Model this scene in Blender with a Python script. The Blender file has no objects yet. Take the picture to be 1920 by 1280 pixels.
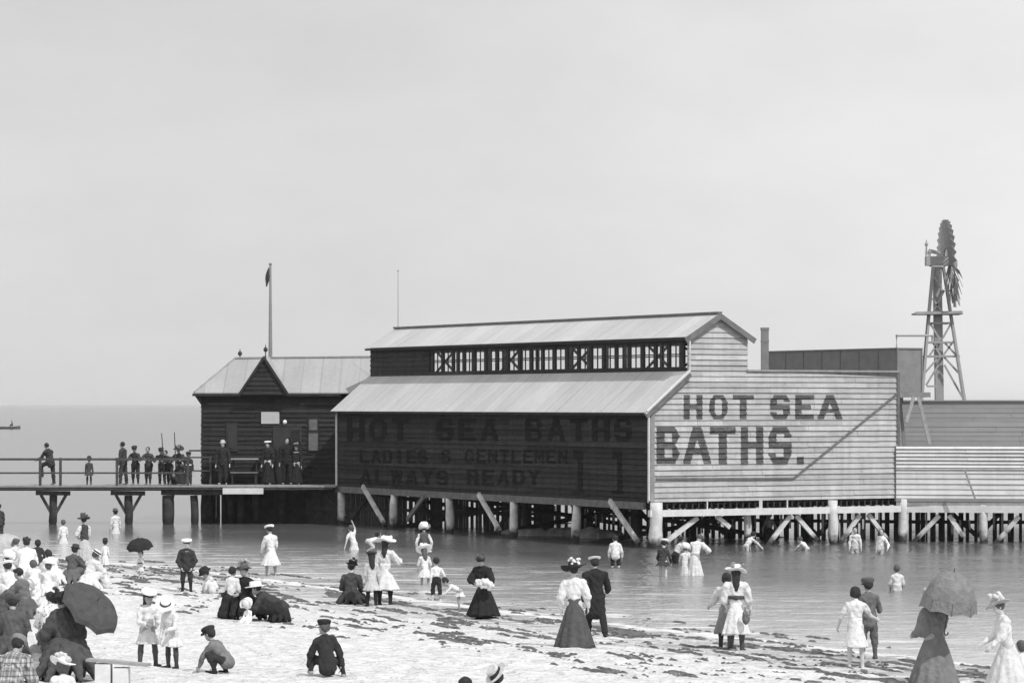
import bpy, bmesh, math, random
import numpy as np
from mathutils import Vector, Matrix, noise
R = math.radians
random.seed(7)
scene = bpy.context.scene
COL = scene.collection

# ------------------------------------------------------------ camera
CAM_H = 4.8          # eye height above the water
FPX = 6000.0         # focal length in pixels of a 1920 px wide picture
HZ = 757.0           # row of the horizon
cd = bpy.data.cameras.new('camera')
cam = bpy.data.objects.new('camera', cd)
COL.objects.link(cam)
cam.location = (0, 0, CAM_H)
cam.rotation_euler = (R(90), 0, 0)
cd.sensor_width = 36.0
cd.lens = 36.0 * FPX / 1920.0
cd.shift_y = (HZ - 640.0) / 1920.0
cd.clip_start = 0.5
cd.clip_end = 60000
scene.camera = cam

# ------------------------------------------------------------ light
SUN_EL = R(50)
SUN_AZ = math.atan2(0.62, -0.785)       # clockwise from +Y: from the right, a little behind the camera
w = bpy.data.worlds.new('World'); scene.world = w
w.use_nodes = True
nt = w.node_tree
for n in list(nt.nodes): nt.nodes.remove(n)
sky = nt.nodes.new('ShaderNodeTexSky'); sky.sky_type = 'NISHITA'
sky.sun_disc = False; sky.sun_elevation = SUN_EL; sky.sun_rotation = SUN_AZ
sky.air_density = 1.0; sky.dust_density = 0.6; sky.ozone_density = 1.0
bw = nt.nodes.new('ShaderNodeRGBToBW')
bg = nt.nodes.new('ShaderNodeBackground'); bg.inputs['Strength'].default_value = 0.088
wo = nt.nodes.new('ShaderNodeOutputWorld')
nt.links.new(sky.outputs[0], bw.inputs[0]); 
veil = nt.nodes.new('ShaderNodeMath'); veil.operation = 'MULTIPLY_ADD'     # milky overcast veil over the clear sky
veil.inputs[1].default_value = 0.22; veil.inputs[2].default_value = 6.5
nt.links.new(bw.outputs[0], veil.inputs[0])
tcw = nt.nodes.new('ShaderNodeTexCoord'); dot = nt.nodes.new('ShaderNodeVectorMath'); dot.operation = 'DOT_PRODUCT'
dot.inputs[1].default_value = (math.sin(SUN_AZ), math.cos(SUN_AZ), 0.12)
glow = nt.nodes.new('ShaderNodeMapRange'); glow.interpolation_type = 'SMOOTHSTEP'          # the sky brightens round towards the sun
glow.inputs['From Min'].default_value = -0.84; glow.inputs['From Max'].default_value = -0.56; glow.inputs['To Max'].default_value = 2.6
addn = nt.nodes.new('ShaderNodeMath'); addn.operation = 'ADD'
nt.links.new(tcw.outputs['Generated'], dot.inputs[0]); nt.links.new(dot.outputs['Value'], glow.inputs['Value'])
nt.links.new(veil.outputs[0], addn.inputs[0]); nt.links.new(glow.outputs[0], addn.inputs[1]); 
cn = nt.nodes.new('ShaderNodeTexNoise'); cn.inputs['Scale'].default_value = 9; cn.inputs['Detail'].default_value = 6; cn.inputs['Roughness'].default_value = .6
cmp_ = nt.nodes.new('ShaderNodeMapping'); cmp_.inputs['Scale'].default_value = (1, 1, 2.2); nt.links.new(tcw.outputs['Generated'], cmp_.inputs['Vector']); nt.links.new(cmp_.outputs[0], cn.inputs['Vector'])
cr_ = nt.nodes.new('ShaderNodeMapRange'); cr_.inputs['From Min'].default_value = .3; cr_.inputs['From Max'].default_value = .7; cr_.inputs['To Min'].default_value = .95; cr_.inputs['To Max'].default_value = 1.05
nt.links.new(cn.outputs['Fac'], cr_.inputs['Value'])      # thin uneven cloud
cm_ = nt.nodes.new('ShaderNodeMath'); cm_.operation = 'MULTIPLY'; nt.links.new(addn.outputs[0], cm_.inputs[0]); nt.links.new(cr_.outputs[0], cm_.inputs[1])
nt.links.new(cm_.outputs[0], bg.inputs['Color'])
nt.links.new(bg.outputs[0], wo.inputs['Surface'])
sl = bpy.data.lights.new('sun', 'SUN'); sl.energy = 3.0; sl.angle = R(0.6); sl.color = (1, 1, 1)
so = bpy.data.objects.new('sun', sl); COL.objects.link(so)
SV = Vector((math.sin(SUN_AZ) * math.cos(SUN_EL), math.cos(SUN_AZ) * math.cos(SUN_EL), math.sin(SUN_EL)))
so.rotation_euler = SV.to_track_quat('Z', 'Y').to_euler()
scene.view_settings.view_transform = 'Standard'
scene.view_settings.look = 'None'
scene.view_settings.gamma = 1.0
scene.view_settings.exposure = 0.0

# ------------------------------------------------------------ materials
def mat(name, base, var=0.15, scale=8.0, rough=0.85, bump=0.0, bscale=None, stretch=(1, 1, 1), extra=None, spec=0.2, detail=5):
    m = bpy.data.materials.new(name); m.use_nodes = True
    t = m.node_tree; p = t.nodes['Principled BSDF']
    p.inputs['Roughness'].default_value = rough
    p.inputs['Specular IOR Level'].default_value = spec
    tc = t.nodes.new('ShaderNodeTexCoord'); mp = t.nodes.new('ShaderNodeMapping')
    mp.inputs['Scale'].default_value = stretch
    t.links.new(tc.outputs['Object'], mp.inputs['Vector'])
    n = t.nodes.new('ShaderNodeTexNoise'); n.inputs['Scale'].default_value = scale; n.inputs['Detail'].default_value = detail
    n.inputs['Roughness'].default_value = 0.65
    t.links.new(mp.outputs[0], n.inputs['Vector'])
    mr = t.nodes.new('ShaderNodeMapRange')
    mr.inputs['From Min'].default_value = 0.3; mr.inputs['From Max'].default_value = 0.7
    mr.inputs['To Min'].default_value = base * (1 - var); mr.inputs['To Max'].default_value = base * (1 + var)
    t.links.new(n.outputs['Fac'], mr.inputs['Value'])
    out = mr.outputs[0]
    if extra: out = extra(t, tc, out)
    t.links.new(out, p.inputs['Base Color'])
    if bump:
        n2 = t.nodes.new('ShaderNodeTexNoise'); n2.inputs['Scale'].default_value = bscale or scale * 3; n2.inputs['Detail'].default_value = 4
        t.links.new(mp.outputs[0], n2.inputs['Vector'])
        b = t.nodes.new('ShaderNodeBump'); b.inputs['Strength'].default_value = bump; b.inputs['Distance'].default_value = 0.05
        t.links.new(n2.outputs['Fac'], b.inputs['Height']); t.links.new(b.outputs[0], p.inputs['Normal'])
    return m

def mathn(t, op, a, b=None, c=None):
    n = t.nodes.new('ShaderNodeMath'); n.operation = op
    for i, v in enumerate((a, b, c)):
        if v is None: continue
        if isinstance(v, (int, float)): n.inputs[i].default_value = v
        else: t.links.new(v, n.inputs[i])
    return n.outputs[0]

BH = 0.185   # board height
def board_extra(amount, bh=BH, z0=0.0, streak=0.25):
    def f(t, tc, out):
        s = t.nodes.new('ShaderNodeSeparateXYZ'); t.links.new(tc.outputs['Object'], s.inputs[0])
        row = mathn(t, 'FLOOR', mathn(t, 'DIVIDE', mathn(t, 'SUBTRACT', s.outputs['Z'], z0), bh))
        # long boards: a butt joint every few metres
        seg = mathn(t, 'FLOOR', mathn(t, 'ADD', mathn(t, 'DIVIDE', mathn(t, 'ADD', s.outputs['X'], s.outputs['Y']), 3.3), mathn(t, 'MULTIPLY', row, 0.37)))
        cb = t.nodes.new('ShaderNodeCombineXYZ'); t.links.new(row, cb.inputs[0]); t.links.new(seg, cb.inputs[1])
        wn = t.nodes.new('ShaderNodeTexWhiteNoise'); wn.noise_dimensions = '2D'; t.links.new(cb.outputs[0], wn.inputs['Vector'])
        a = mathn(t, 'MULTIPLY_ADD', wn.outputs['Value'], 2 * amount, 1 - amount)
        mp = t.nodes.new('ShaderNodeMapping'); mp.inputs['Scale'].default_value = (3.5, 3.5, 0.5)
        t.links.new(tc.outputs['Object'], mp.inputs['Vector'])
        n = t.nodes.new('ShaderNodeTexNoise'); n.inputs['Scale'].default_value = 1.0; n.inputs['Detail'].default_value = 6; n.inputs['Roughness'].default_value = .7
        t.links.new(mp.outputs[0], n.inputs['Vector'])
        st = mathn(t, 'MULTIPLY_ADD', n.outputs['Fac'], 2 * streak, 1 - streak)
        return mathn(t, 'MULTIPLY', mathn(t, 'MULTIPLY', out, a), st)
    return f

def pile_extra(dark):
    def f(t, tc, out):     # weed and tide staining below the high-water mark
        s = t.nodes.new('ShaderNodeSeparateXYZ'); t.links.new(tc.outputs['Object'], s.inputs[0])
        n = t.nodes.new('ShaderNodeTexNoise'); n.inputs['Scale'].default_value = 3.0; n.inputs['Detail'].default_value = 4
        t.links.new(tc.outputs['Object'], n.inputs['Vector'])
        h = mathn(t, 'ADD', s.outputs['Z'], mathn(t, 'MULTIPLY_ADD', n.outputs['Fac'], 0.7, -0.35))
        mr = t.nodes.new('ShaderNodeMapRange'); mr.inputs['From Min'].default_value = 0.16; mr.inputs['From Max'].default_value = 0.42
        t.links.new(h, mr.inputs['Value'])
        mx = t.nodes.new('ShaderNodeMix'); mx.data_type = 'FLOAT'
        t.links.new(mr.outputs[0], mx.inputs['Factor']); mx.inputs['A'].default_value = dark; t.links.new(out, mx.inputs['B'])
        return mx.outputs['Result']
    return f

M = {}
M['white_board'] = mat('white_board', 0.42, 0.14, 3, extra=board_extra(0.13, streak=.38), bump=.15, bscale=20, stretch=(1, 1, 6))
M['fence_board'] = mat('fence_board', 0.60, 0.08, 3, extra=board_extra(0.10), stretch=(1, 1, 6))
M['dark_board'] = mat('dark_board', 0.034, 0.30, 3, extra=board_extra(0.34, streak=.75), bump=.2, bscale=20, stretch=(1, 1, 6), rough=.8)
M['gate_board'] = mat('gate_board', 0.028, 0.30, 3, extra=board_extra(0.26, streak=.4), bump=.2, bscale=20, stretch=(1, 1, 6), rough=.8)

def worn_(t, tc, out, back=.34):      # paint worn off the board faces in places
    mp = t.nodes.new('ShaderNodeMapping'); mp.inputs['Scale'].default_value = (1.6, 1.6, 7)
    t.links.new(tc.outputs['Object'], mp.inputs['Vector'])
    n = t.nodes.new('ShaderNodeTexNoise'); n.inputs['Scale'].default_value = 2.2; n.inputs['Detail'].default_value = 8; n.inputs['Roughness'].default_value = .75
    t.links.new(mp.outputs[0], n.inputs['Vector'])
    mr = t.nodes.new('ShaderNodeMapRange'); mr.inputs['From Min'].default_value = .55; mr.inputs['From Max'].default_value = .78
    t.links.new(n.outputs['Fac'], mr.inputs['Value'])
    mx = t.nodes.new('ShaderNodeMix'); mx.data_type = 'FLOAT'; t.links.new(mr.outputs[0], mx.inputs['Factor'])
    t.links.new(out, mx.inputs['A']); mx.inputs['B'].default_value = back
    return board_extra(0.16)(t, tc, mx.outputs['Result'])
M['faint_paint'] = mat('faint_paint', 0.011, 0.4, 5, extra=lambda t, tc, o: worn_(t, tc, o, .040), stretch=(1, 1, 4))
M['sign_paint'] = mat('sign_paint', 0.085, 0.45, 5, extra=worn_, stretch=(1, 1, 4), detail=8)
M['white_paint'] = mat('white_paint', 0.64, 0.12, 4, bump=.2, bscale=15)
M['white_pile'] = mat('white_pile', 0.62, 0.22, 3, extra=pile_extra(0.05), bump=.4, bscale=12)
M['grey_pile'] = mat('grey_pile', 0.55, 0.3, 3, extra=pile_extra(0.04), bump=.4, bscale=12)
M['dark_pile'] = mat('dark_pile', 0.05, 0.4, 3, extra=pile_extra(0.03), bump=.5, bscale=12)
M['grey_trim'] = mat('grey_trim', 0.16, 0.3, 4)
M['edge_trim'] = mat('edge_trim', 0.30, 0.2, 4)
M['dark_wood'] = mat('dark_wood', 0.035, 0.4, 4, bump=.3, bscale=20)
M['pier_wood'] = mat('pier_wood', 0.075, 0.35, 4, bump=.3, bscale=20)
M['deck_wood'] = mat('deck_wood', 0.30, 0.25, 5)
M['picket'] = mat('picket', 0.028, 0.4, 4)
M['tank_iron'] = mat('tank_iron', 0.21, 0.14, 2.5, bump=.1)
M['faded_wall'] = mat('faded_wall', 0.27, 0.08, 0.8, extra=board_extra(0.04, streak=.08), stretch=(1, 1, 3))
M['mill_wood'] = mat('mill_wood', 0.33, 0.12, 4)
M['mill_sail'] = mat('mill_sail', 0.32, 0.15, 4)
M['rock'] = mat('rock', 0.30, 0.4, 3, bump=.6, bscale=9)
M['pole_white'] = mat('pole_white', 0.20, 0.1, 4)
M['flag_cloth'] = mat('flag_cloth', 0.05, 0.3, 4)
M['window_dark'] = mat('window_dark', 0.02, 0.2, 4, rough=.2, spec=.5)
M['window_blind'] = mat('window_blind', 0.14, 0.3, 4)
M['notice'] = mat('notice', 0.46, 0.06, 4)
M['globe'] = mat('globe', 0.8, 0.03, 4, rough=.3)
M['iron'] = mat('iron', 0.04, 0.3, 6, rough=.5)
M['weed'] = mat('weed', 0.13, 0.6, 7, bump=.8, bscale=25)
M['boat_wood'] = mat('boat_wood', 0.10, 0.2, 3)

def roof_mat(name, dirx, diry, base):
    def ex(t, tc, out):       # sheets laid side by side, each weathered a little differently, rust run down the slope
        d = t.nodes.new('ShaderNodeVectorMath'); d.operation = 'DOT_PRODUCT'; d.inputs[1].default_value = (dirx, diry, 0)
        t.links.new(tc.outputs['Object'], d.inputs[0]); v = mathn(t, 'DIVIDE', d.outputs['Value'], .78)
        wn = t.nodes.new('ShaderNodeTexWhiteNoise'); wn.noise_dimensions = '1D'; t.links.new(mathn(t, 'FLOOR', v), wn.inputs['W'])
        a = mathn(t, 'MULTIPLY_ADD', wn.outputs['Value'], .12, .94)
        lap = mathn(t, 'MULTIPLY_ADD', mathn(t, 'LESS_THAN', mathn(t, 'FRACT', v), .07), -.16, 1)
        cb = t.nodes.new('ShaderNodeCombineXYZ'); t.links.new(mathn(t, 'MULTIPLY', v, 3.2), cb.inputs[0])
        s_ = t.nodes.new('ShaderNodeSeparateXYZ'); t.links.new(tc.outputs['Object'], s_.inputs[0]); t.links.new(mathn(t, 'MULTIPLY', s_.outputs['Z'], .7), cb.inputs[1])
        n = t.nodes.new('ShaderNodeTexNoise'); n.inputs['Scale'].default_value = 1.0; n.inputs['Detail'].default_value = 7; n.inputs['Roughness'].default_value = .7
        t.links.new(cb.outputs[0], n.inputs['Vector'])
        n2 = t.nodes.new('ShaderNodeTexNoise'); n2.inputs['Scale'].default_value = .5; n2.inputs['Detail'].default_value = 5
        t.links.new(tc.outputs['Object'], n2.inputs['Vector'])
        st = mathn(t, 'MULTIPLY', mathn(t, 'MULTIPLY_ADD', n.outputs['Fac'], .40, .80), mathn(t, 'MULTIPLY_ADD', n2.outputs['Fac'], .30, .85))
        return mathn(t, 'MULTIPLY', mathn(t, 'MULTIPLY', out, a), mathn(t, 'MULTIPLY', lap, st))
    return mat(name, base, 0.06, 6, rough=.55, extra=ex, bump=.05)
M['roof_iron'] = roof_mat('roof_iron', -.477, .879, .45)
M['gate_iron'] = roof_mat('gate_iron', 1, 0, .34)

def glass_mat():
    m = bpy.data.materials.new('window_glass'); m.use_nodes = True
    t = m.node_tree; t.nodes.remove(t.nodes['Principled BSDF'])
    o = t.nodes['Material Output']
    tr = t.nodes.new('ShaderNodeBsdfTransparent'); tr.inputs[0].default_value = (.985, .985, .985, 1)
    g = t.nodes.new('ShaderNodeBsdfGlossy'); g.inputs['Roughness'].default_value = .08
    mx = t.nodes.new('ShaderNodeMixShader'); mx.inputs[0].default_value = .035
    t.links.new(tr.outputs[0], mx.inputs[1]); t.links.new(g.outputs[0], mx.inputs[2])
    t.links.new(mx.outputs[0], o.inputs[0])
    return m
M['glass'] = glass_mat()

CLOTH = {}
def cloth(v, name=None, spots=False, plaid=False):
    key = (round(v, 3), spots, plaid)
    if key in CLOTH: return CLOTH[key]
    ex = None
    if spots:
        def ex(t, tc, out):
            vo = t.nodes.new('ShaderNodeTexVoronoi'); vo.inputs['Scale'].default_value = 14
            t.links.new(tc.outputs['Object'], vo.inputs['Vector'])
            return mathn(t, 'MULTIPLY', out, mathn(t, 'MULTIPLY_ADD', mathn(t, 'GREATER_THAN', vo.outputs['Distance'], 0.22), .75, .25))
    if plaid:
        def ex(t, tc, out):
            s = t.nodes.new('ShaderNodeSeparateXYZ'); t.links.new(tc.outputs['Object'], s.inputs[0])
            o = out
            for ax, fr in (('X', 9.0), ('Z', 5.5), ('Y', 9.0)):
                fx = mathn(t, 'FRACT', mathn(t, 'MULTIPLY', s.outputs[ax], fr))
                o = mathn(t, 'MULTIPLY', o, mathn(t, 'MULTIPLY_ADD', mathn(t, 'GREATER_THAN', fx, 0.62), -.35, 1.0))
                fy = mathn(t, 'FRACT', mathn(t, 'MULTIPLY', s.outputs[ax], fr))
                o = mathn(t, 'MULTIPLY', o, mathn(t, 'MULTIPLY_ADD', mathn(t, 'COMPARE', fy, .3, .05), -.5, 1.0))
            return o
    m = mat('cloth_%03d%s' % (int(v * 1000), '_spotted' if spots else '_plaid' if plaid else ''), v, 0.20, 7, rough=.95, bump=.7, bscale=12, extra=ex, spec=.1)
    CLOTH[key] = m
    return m
M['skin'] = mat('skin', 0.33, 0.10, 9, rough=.6)
M['skin_pale'] = mat('skin_pale', 0.52, 0.08, 9, rough=.6)
M['hair_dark'] = mat('hair_dark', 0.03, 0.4, 30, rough=.6, bump=.5, bscale=60)
M['hair_brown'] = mat('hair_brown', 0.10, 0.4, 30, rough=.6, bump=.5, bscale=60)
M['eye_dark'] = mat('eye_dark', 0.02, 0.1, 5, rough=.3)
M['lips'] = mat('lips', 0.16, 0.1, 5, rough=.6)

# ------------------------------------------------------------ mesh helpers
class MB:
    def __init__(s): s.v = []; s.f = []; s.pr = []; s.only = False
    def add(s, vs, fs):
        o = len(s.v); s.v += [tuple(v) for v in vs]; s.f += [tuple(i + o for i in f) for f in fs]
        return s
    def hexa(s, p):     # p: 8 points, bottom 4 ccw then top 4
        return s.add(p, [(3, 2, 1, 0), (4, 5, 6, 7), (0, 1, 5, 4), (1, 2, 6, 5), (2, 3, 7, 6), (3, 0, 4, 7)])
    def box(s, x0, x1, y0, y1, z0, z1):
        return s.hexa([(x0, y0, z0), (x1, y0, z0), (x1, y1, z0), (x0, y1, z0), (x0, y0, z1), (x1, y0, z1), (x1, y1, z1), (x0, y1, z1)])
    def bar(s, a, b, w, h, up=(0, 0, 1)):   # rectangular bar from a to b
        a = Vector(a); b = Vector(b); d = (b - a).normalized(); up = Vector(up)
        if abs(d.dot(up)) > .98: up = Vector((0, 1, 0))
        x = d.cross(up).normalized(); y = x.cross(d).normalized()
        x *= w / 2; y *= h / 2
        return s.hexa([a - x - y, a + x - y, b + x - y, b - x - y, a - x + y, a + x + y, b + x + y, b - x + y])
    def tube(s, pts, rad, n=10, cap=True, wob=0.0, seed=0):
        pts = [Vector(p) for p in pts]; rnd = random.Random(seed)
        if isinstance(rad, (int, float)): rad = [rad] * len(pts)
        vs = []; fs = []
        for i, p in enumerate(pts):
            d = (pts[min(i + 1, len(pts) - 1)] - pts[max(i - 1, 0)]).normalized()
            up = Vector((0, 0, 1)) if abs(d.z) < .9 else Vector((0, 1, 0))
            x = d.cross(up).normalized(); y = x.cross(d)
            for k in range(n):
                a = 2 * math.pi * k / n; r = rad[i] * (1 + wob * (rnd.random() - .5))
                vs.append(p + x * math.cos(a) * r + y * math.sin(a) * r)
        for i in range(len(pts) - 1):
            for k in range(n):
                k2 = (k + 1) % n
                fs.append((i * n + k, i * n + k2, (i + 1) * n + k2, (i + 1) * n + k))
        if cap:
            fs.append(tuple(range(n - 1, -1, -1))); L = (len(pts) - 1) * n; fs.append(tuple(L + k for k in range(n)))
        return s.add(vs, fs)
    def cap(s, a, ra, b, rb, n=12):        # tapered capsule
        a = Vector(a); b = Vector(b); d = b - a
        s.pr.append(('c', a.copy(), ra, b.copy(), rb))
        if s.only: return s
        if d.length < 1e-5: d = Vector((0, 0, 1e-4)); b = a + d
        d = d.normalized()
        pts = []; rr = []
        for t in (88, 60, 30): pts.append(a - d * ra * math.sin(R(t))); rr.append(ra * math.cos(R(t)))
        pts.append(a); rr.append(ra); pts.append(b); rr.append(rb)
        for t in (30, 60, 88): pts.append(b + d * rb * math.sin(R(t))); rr.append(rb * math.cos(R(t)))
        up = Vector((0, 0, 1)) if abs(d.z) < .9 else Vector((0, 1, 0))
        x = d.cross(up).normalized(); y = x.cross(d)
        vs = []; fs = []
        for p, r in zip(pts, rr):
            for k in range(n):
                t = 2 * math.pi * k / n; vs.append(p + x * math.cos(t) * r + y * math.sin(t) * r)
        for i in range(len(pts) - 1):
            for k in range(n):
                k2 = (k + 1) % n; fs.append((i * n + k, i * n + k2, (i + 1) * n + k2, (i + 1) * n + k))
        fs.append(tuple(range(n - 1, -1, -1))); L = (len(pts) - 1) * n; fs.append(tuple(L + k for k in range(n)))
        return s.add(vs, fs)
    def ell(s, c, rx, ry, rz, n=14, m=8, rot=None):
        c = Vector(c); vs = []; fs = []
        s.pr.append(('e', c.copy(), (rx, ry, rz), None if rot is None else rot.copy()))
        if s.only: return s
        for i in range(m + 1):
            ph = -math.pi / 2 + math.pi * i / m
            ph = max(min(ph, 1.5), -1.5)
            for k in range(n):
                t = 2 * math.pi * k / n
                p = Vector((rx * math.cos(ph) * math.cos(t), ry * math.cos(ph) * math.sin(t), rz * math.sin(ph)))
                if rot is not None: p = rot @ p
                vs.append(c + p)
        for i in range(m):
            for k in range(n):
                k2 = (k + 1) % n; fs.append((i * n + k, i * n + k2, (i + 1) * n + k2, (i + 1) * n + k))
        fs.append(tuple(range(n - 1, -1, -1))); L = m * n; fs.append(tuple(L + k for k in range(n)))
        return s.add(vs, fs)
    def loft(s, rings, close=True):        # list of equal length rings of points
        n = len(rings[0]); vs = [p for r in rings for p in r]; fs = []
        for i in range(len(rings) - 1):
            for k in range(n):
                k2 = (k + 1) % n; fs.append((i * n + k, i * n + k2, (i + 1) * n + k2, (i + 1) * n + k))
        if close:
            fs.append(tuple(range(n - 1, -1, -1))); L = (len(rings) - 1) * n; fs.append(tuple(L + k for k in range(n)))
        return s.add(vs, fs)
    def prism(s, poly, off):               # polygon (3D points) extruded by vector off
        n = len(poly); off = Vector(off)
        vs = [Vector(p) for p in poly] + [Vector(p) + off for p in poly]
        fs = [tuple(range(n - 1, -1, -1)), tuple(range(n, 2 * n))]
        for k in range(n): k2 = (k + 1) % n; fs.append((k, k2, n + k2, n + k))
        return s.add(vs, fs)
    def mesh(s, name):
        me = bpy.data.meshes.new(name); me.from_pydata(s.v, [], s.f); me.update()
        bm = bmesh.new(); bm.from_mesh(me); bmesh.ops.recalc_face_normals(bm, faces=bm.faces); bm.to_mesh(me); bm.free()
        return me
    def build(s, name, m, parent=None, smooth=False):
        me = s.mesh(name); me.materials.append(m)
        if smooth: me.polygons.foreach_set('use_smooth', [True] * len(me.polygons))
        o = bpy.data.objects.new(name, me); COL.objects.link(o)
        if parent is not None:
            o.parent = parent
            r = parent if parent.parent is None else parent.parent
            if parent.type == 'EMPTY' and not parent.get('local'):
                o.matrix_parent_inverse = parent_world(parent).inverted()
        return o

def parent_world(o):
    m = Matrix.Translation(o.location) @ o.rotation_euler.to_matrix().to_4x4()
    return m

def tag(o, label=None, cat=None, group=None, kind=None):
    if label: o['label'] = label
    if cat: o['category'] = cat
    if group: o['group'] = group
    if kind: o['kind'] = kind
    return o

def thing(name, loc, label, cat, group=None, rz=0.0, local=False):
    o = bpy.data.objects.new(name, None); COL.objects.link(o)
    o.empty_display_size = .2
    o.location = loc; o.rotation_euler = (0, 0, rz)
    if local: o['local'] = True
    return tag(o, label, cat, group)

# ------------------------------------------------------------ where things stand
def at(px, py, Y):
    return Vector(((px - 960.0) / FPX * Y, Y, CAM_H - (py - HZ) / FPX * Y))

SHORE = np.array([(-400, 230), (-60, 131), (-24, 108.5), (-16.6, 102), (-13.2, 97.5), (-8.9, 91), (-4.6, 82), (-0.73, 74), (4.7, 64.5), (7.35, 60), (10, 55.5), (16, 46), (40, 12), (200, -200)], float)
def shore_d(x, y):
    x = np.asarray(x, float); y = np.asarray(y, float)
    best = np.full(x.shape, 1e18); sgn = np.ones(x.shape)
    for (ax, ay), (bx, by) in zip(SHORE[:-1], SHORE[1:]):
        dx, dy = bx - ax, by - ay; L2 = dx * dx + dy * dy
        t = np.clip(((x - ax) * dx + (y - ay) * dy) / L2, 0, 1)
        qx, qy = x - (ax + t * dx), y - (ay + t * dy)
        d2 = qx * qx + qy * qy
        s = np.where(dx * qy - dy * qx < 0, 1.0, -1.0)
        m = d2 < best
        best = np.where(m, d2, best); sgn = np.where(m, s, sgn)
    return np.sqrt(best) * sgn          # positive on the sand
def ground(x, y):
    d = shore_d(x, y)
    z = np.where(d > 0, 0.024 * np.minimum(d, 60), 0.032 * np.maximum(d, -90))
    return z
def on_sand(px, py):
    Y = 28800.0 / (py - HZ)
    for _ in range(30):
        X = (px - 960.0) / FPX * Y
        z = float(ground(X, Y)); z = max(z, 0)
        Y = (CAM_H - z) * FPX / (py - HZ)
    X = (px - 960.0) / FPX * Y
    return Vector((X, Y, float(ground(X, Y))))
def on_water(px, py):
    Y = CAM_H * FPX / (py - HZ)
    return Vector(((px - 960.0) / FPX * Y, Y, 0))
# ------------------------------------------------------------ beach, sea
def axis(fine0, fine1, step, far):
    a = list(np.arange(fine0, fine1 + 1e-6, step))
    lo = []; s = step * 3; p = fine0
    while p > -far: p -= s; s *= 1.5; lo.append(p)
    hi = []; s = step * 3; p = fine1
    while p < far: p += s; s *= 1.5; hi.append(p)
    return np.array(lo[::-1] + a + hi)
def sheet(name, xs, ys, zf, m, attr=None):
    X, Y = np.meshgrid(xs, ys); Z = zf(X, Y)
    nx, ny = len(xs), len(ys)
    v = np.stack([X.ravel(), Y.ravel(), Z.ravel()], 1)
    i = np.arange(nx * ny).reshape(ny, nx)
    f = np.stack([i[:-1, :-1].ravel(), i[:-1, 1:].ravel(), i[1:, 1:].ravel(), i[1:, :-1].ravel()], 1)
    me = bpy.data.meshes.new(name)
    me.vertices.add(len(v)); me.vertices.foreach_set('co', v.ravel())
    me.loops.add(f.size); me.loops.foreach_set('vertex_index', f.ravel())
    me.polygons.add(len(f)); me.polygons.foreach_set('loop_start', np.arange(0, f.size, 4)); me.polygons.foreach_set('loop_total', np.full(len(f), 4))
    me.update(calc_edges=True); me.validate()
    me.polygons.foreach_set('use_smooth', [True] * len(f))
    at_ = me.attributes.new('shore', 'FLOAT', 'POINT')
    at_.data.foreach_set('value', shore_d(X, Y).ravel())
    me.materials.append(m)
    o = bpy.data.objects.new(name, me); COL.objects.link(o); o['kind'] = 'structure'
    return o
def vnoise(X, Y, s, oct=4, seed=0):
    out = np.empty(X.size)
    xf = X.ravel() * s[0] ; yf = Y.ravel() * s[1]
    for i in range(X.size): out[i] = noise.fractal(Vector((xf[i], yf[i], seed)), 1.0, 2.0, oct)
    return out.reshape(X.shape)

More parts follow.
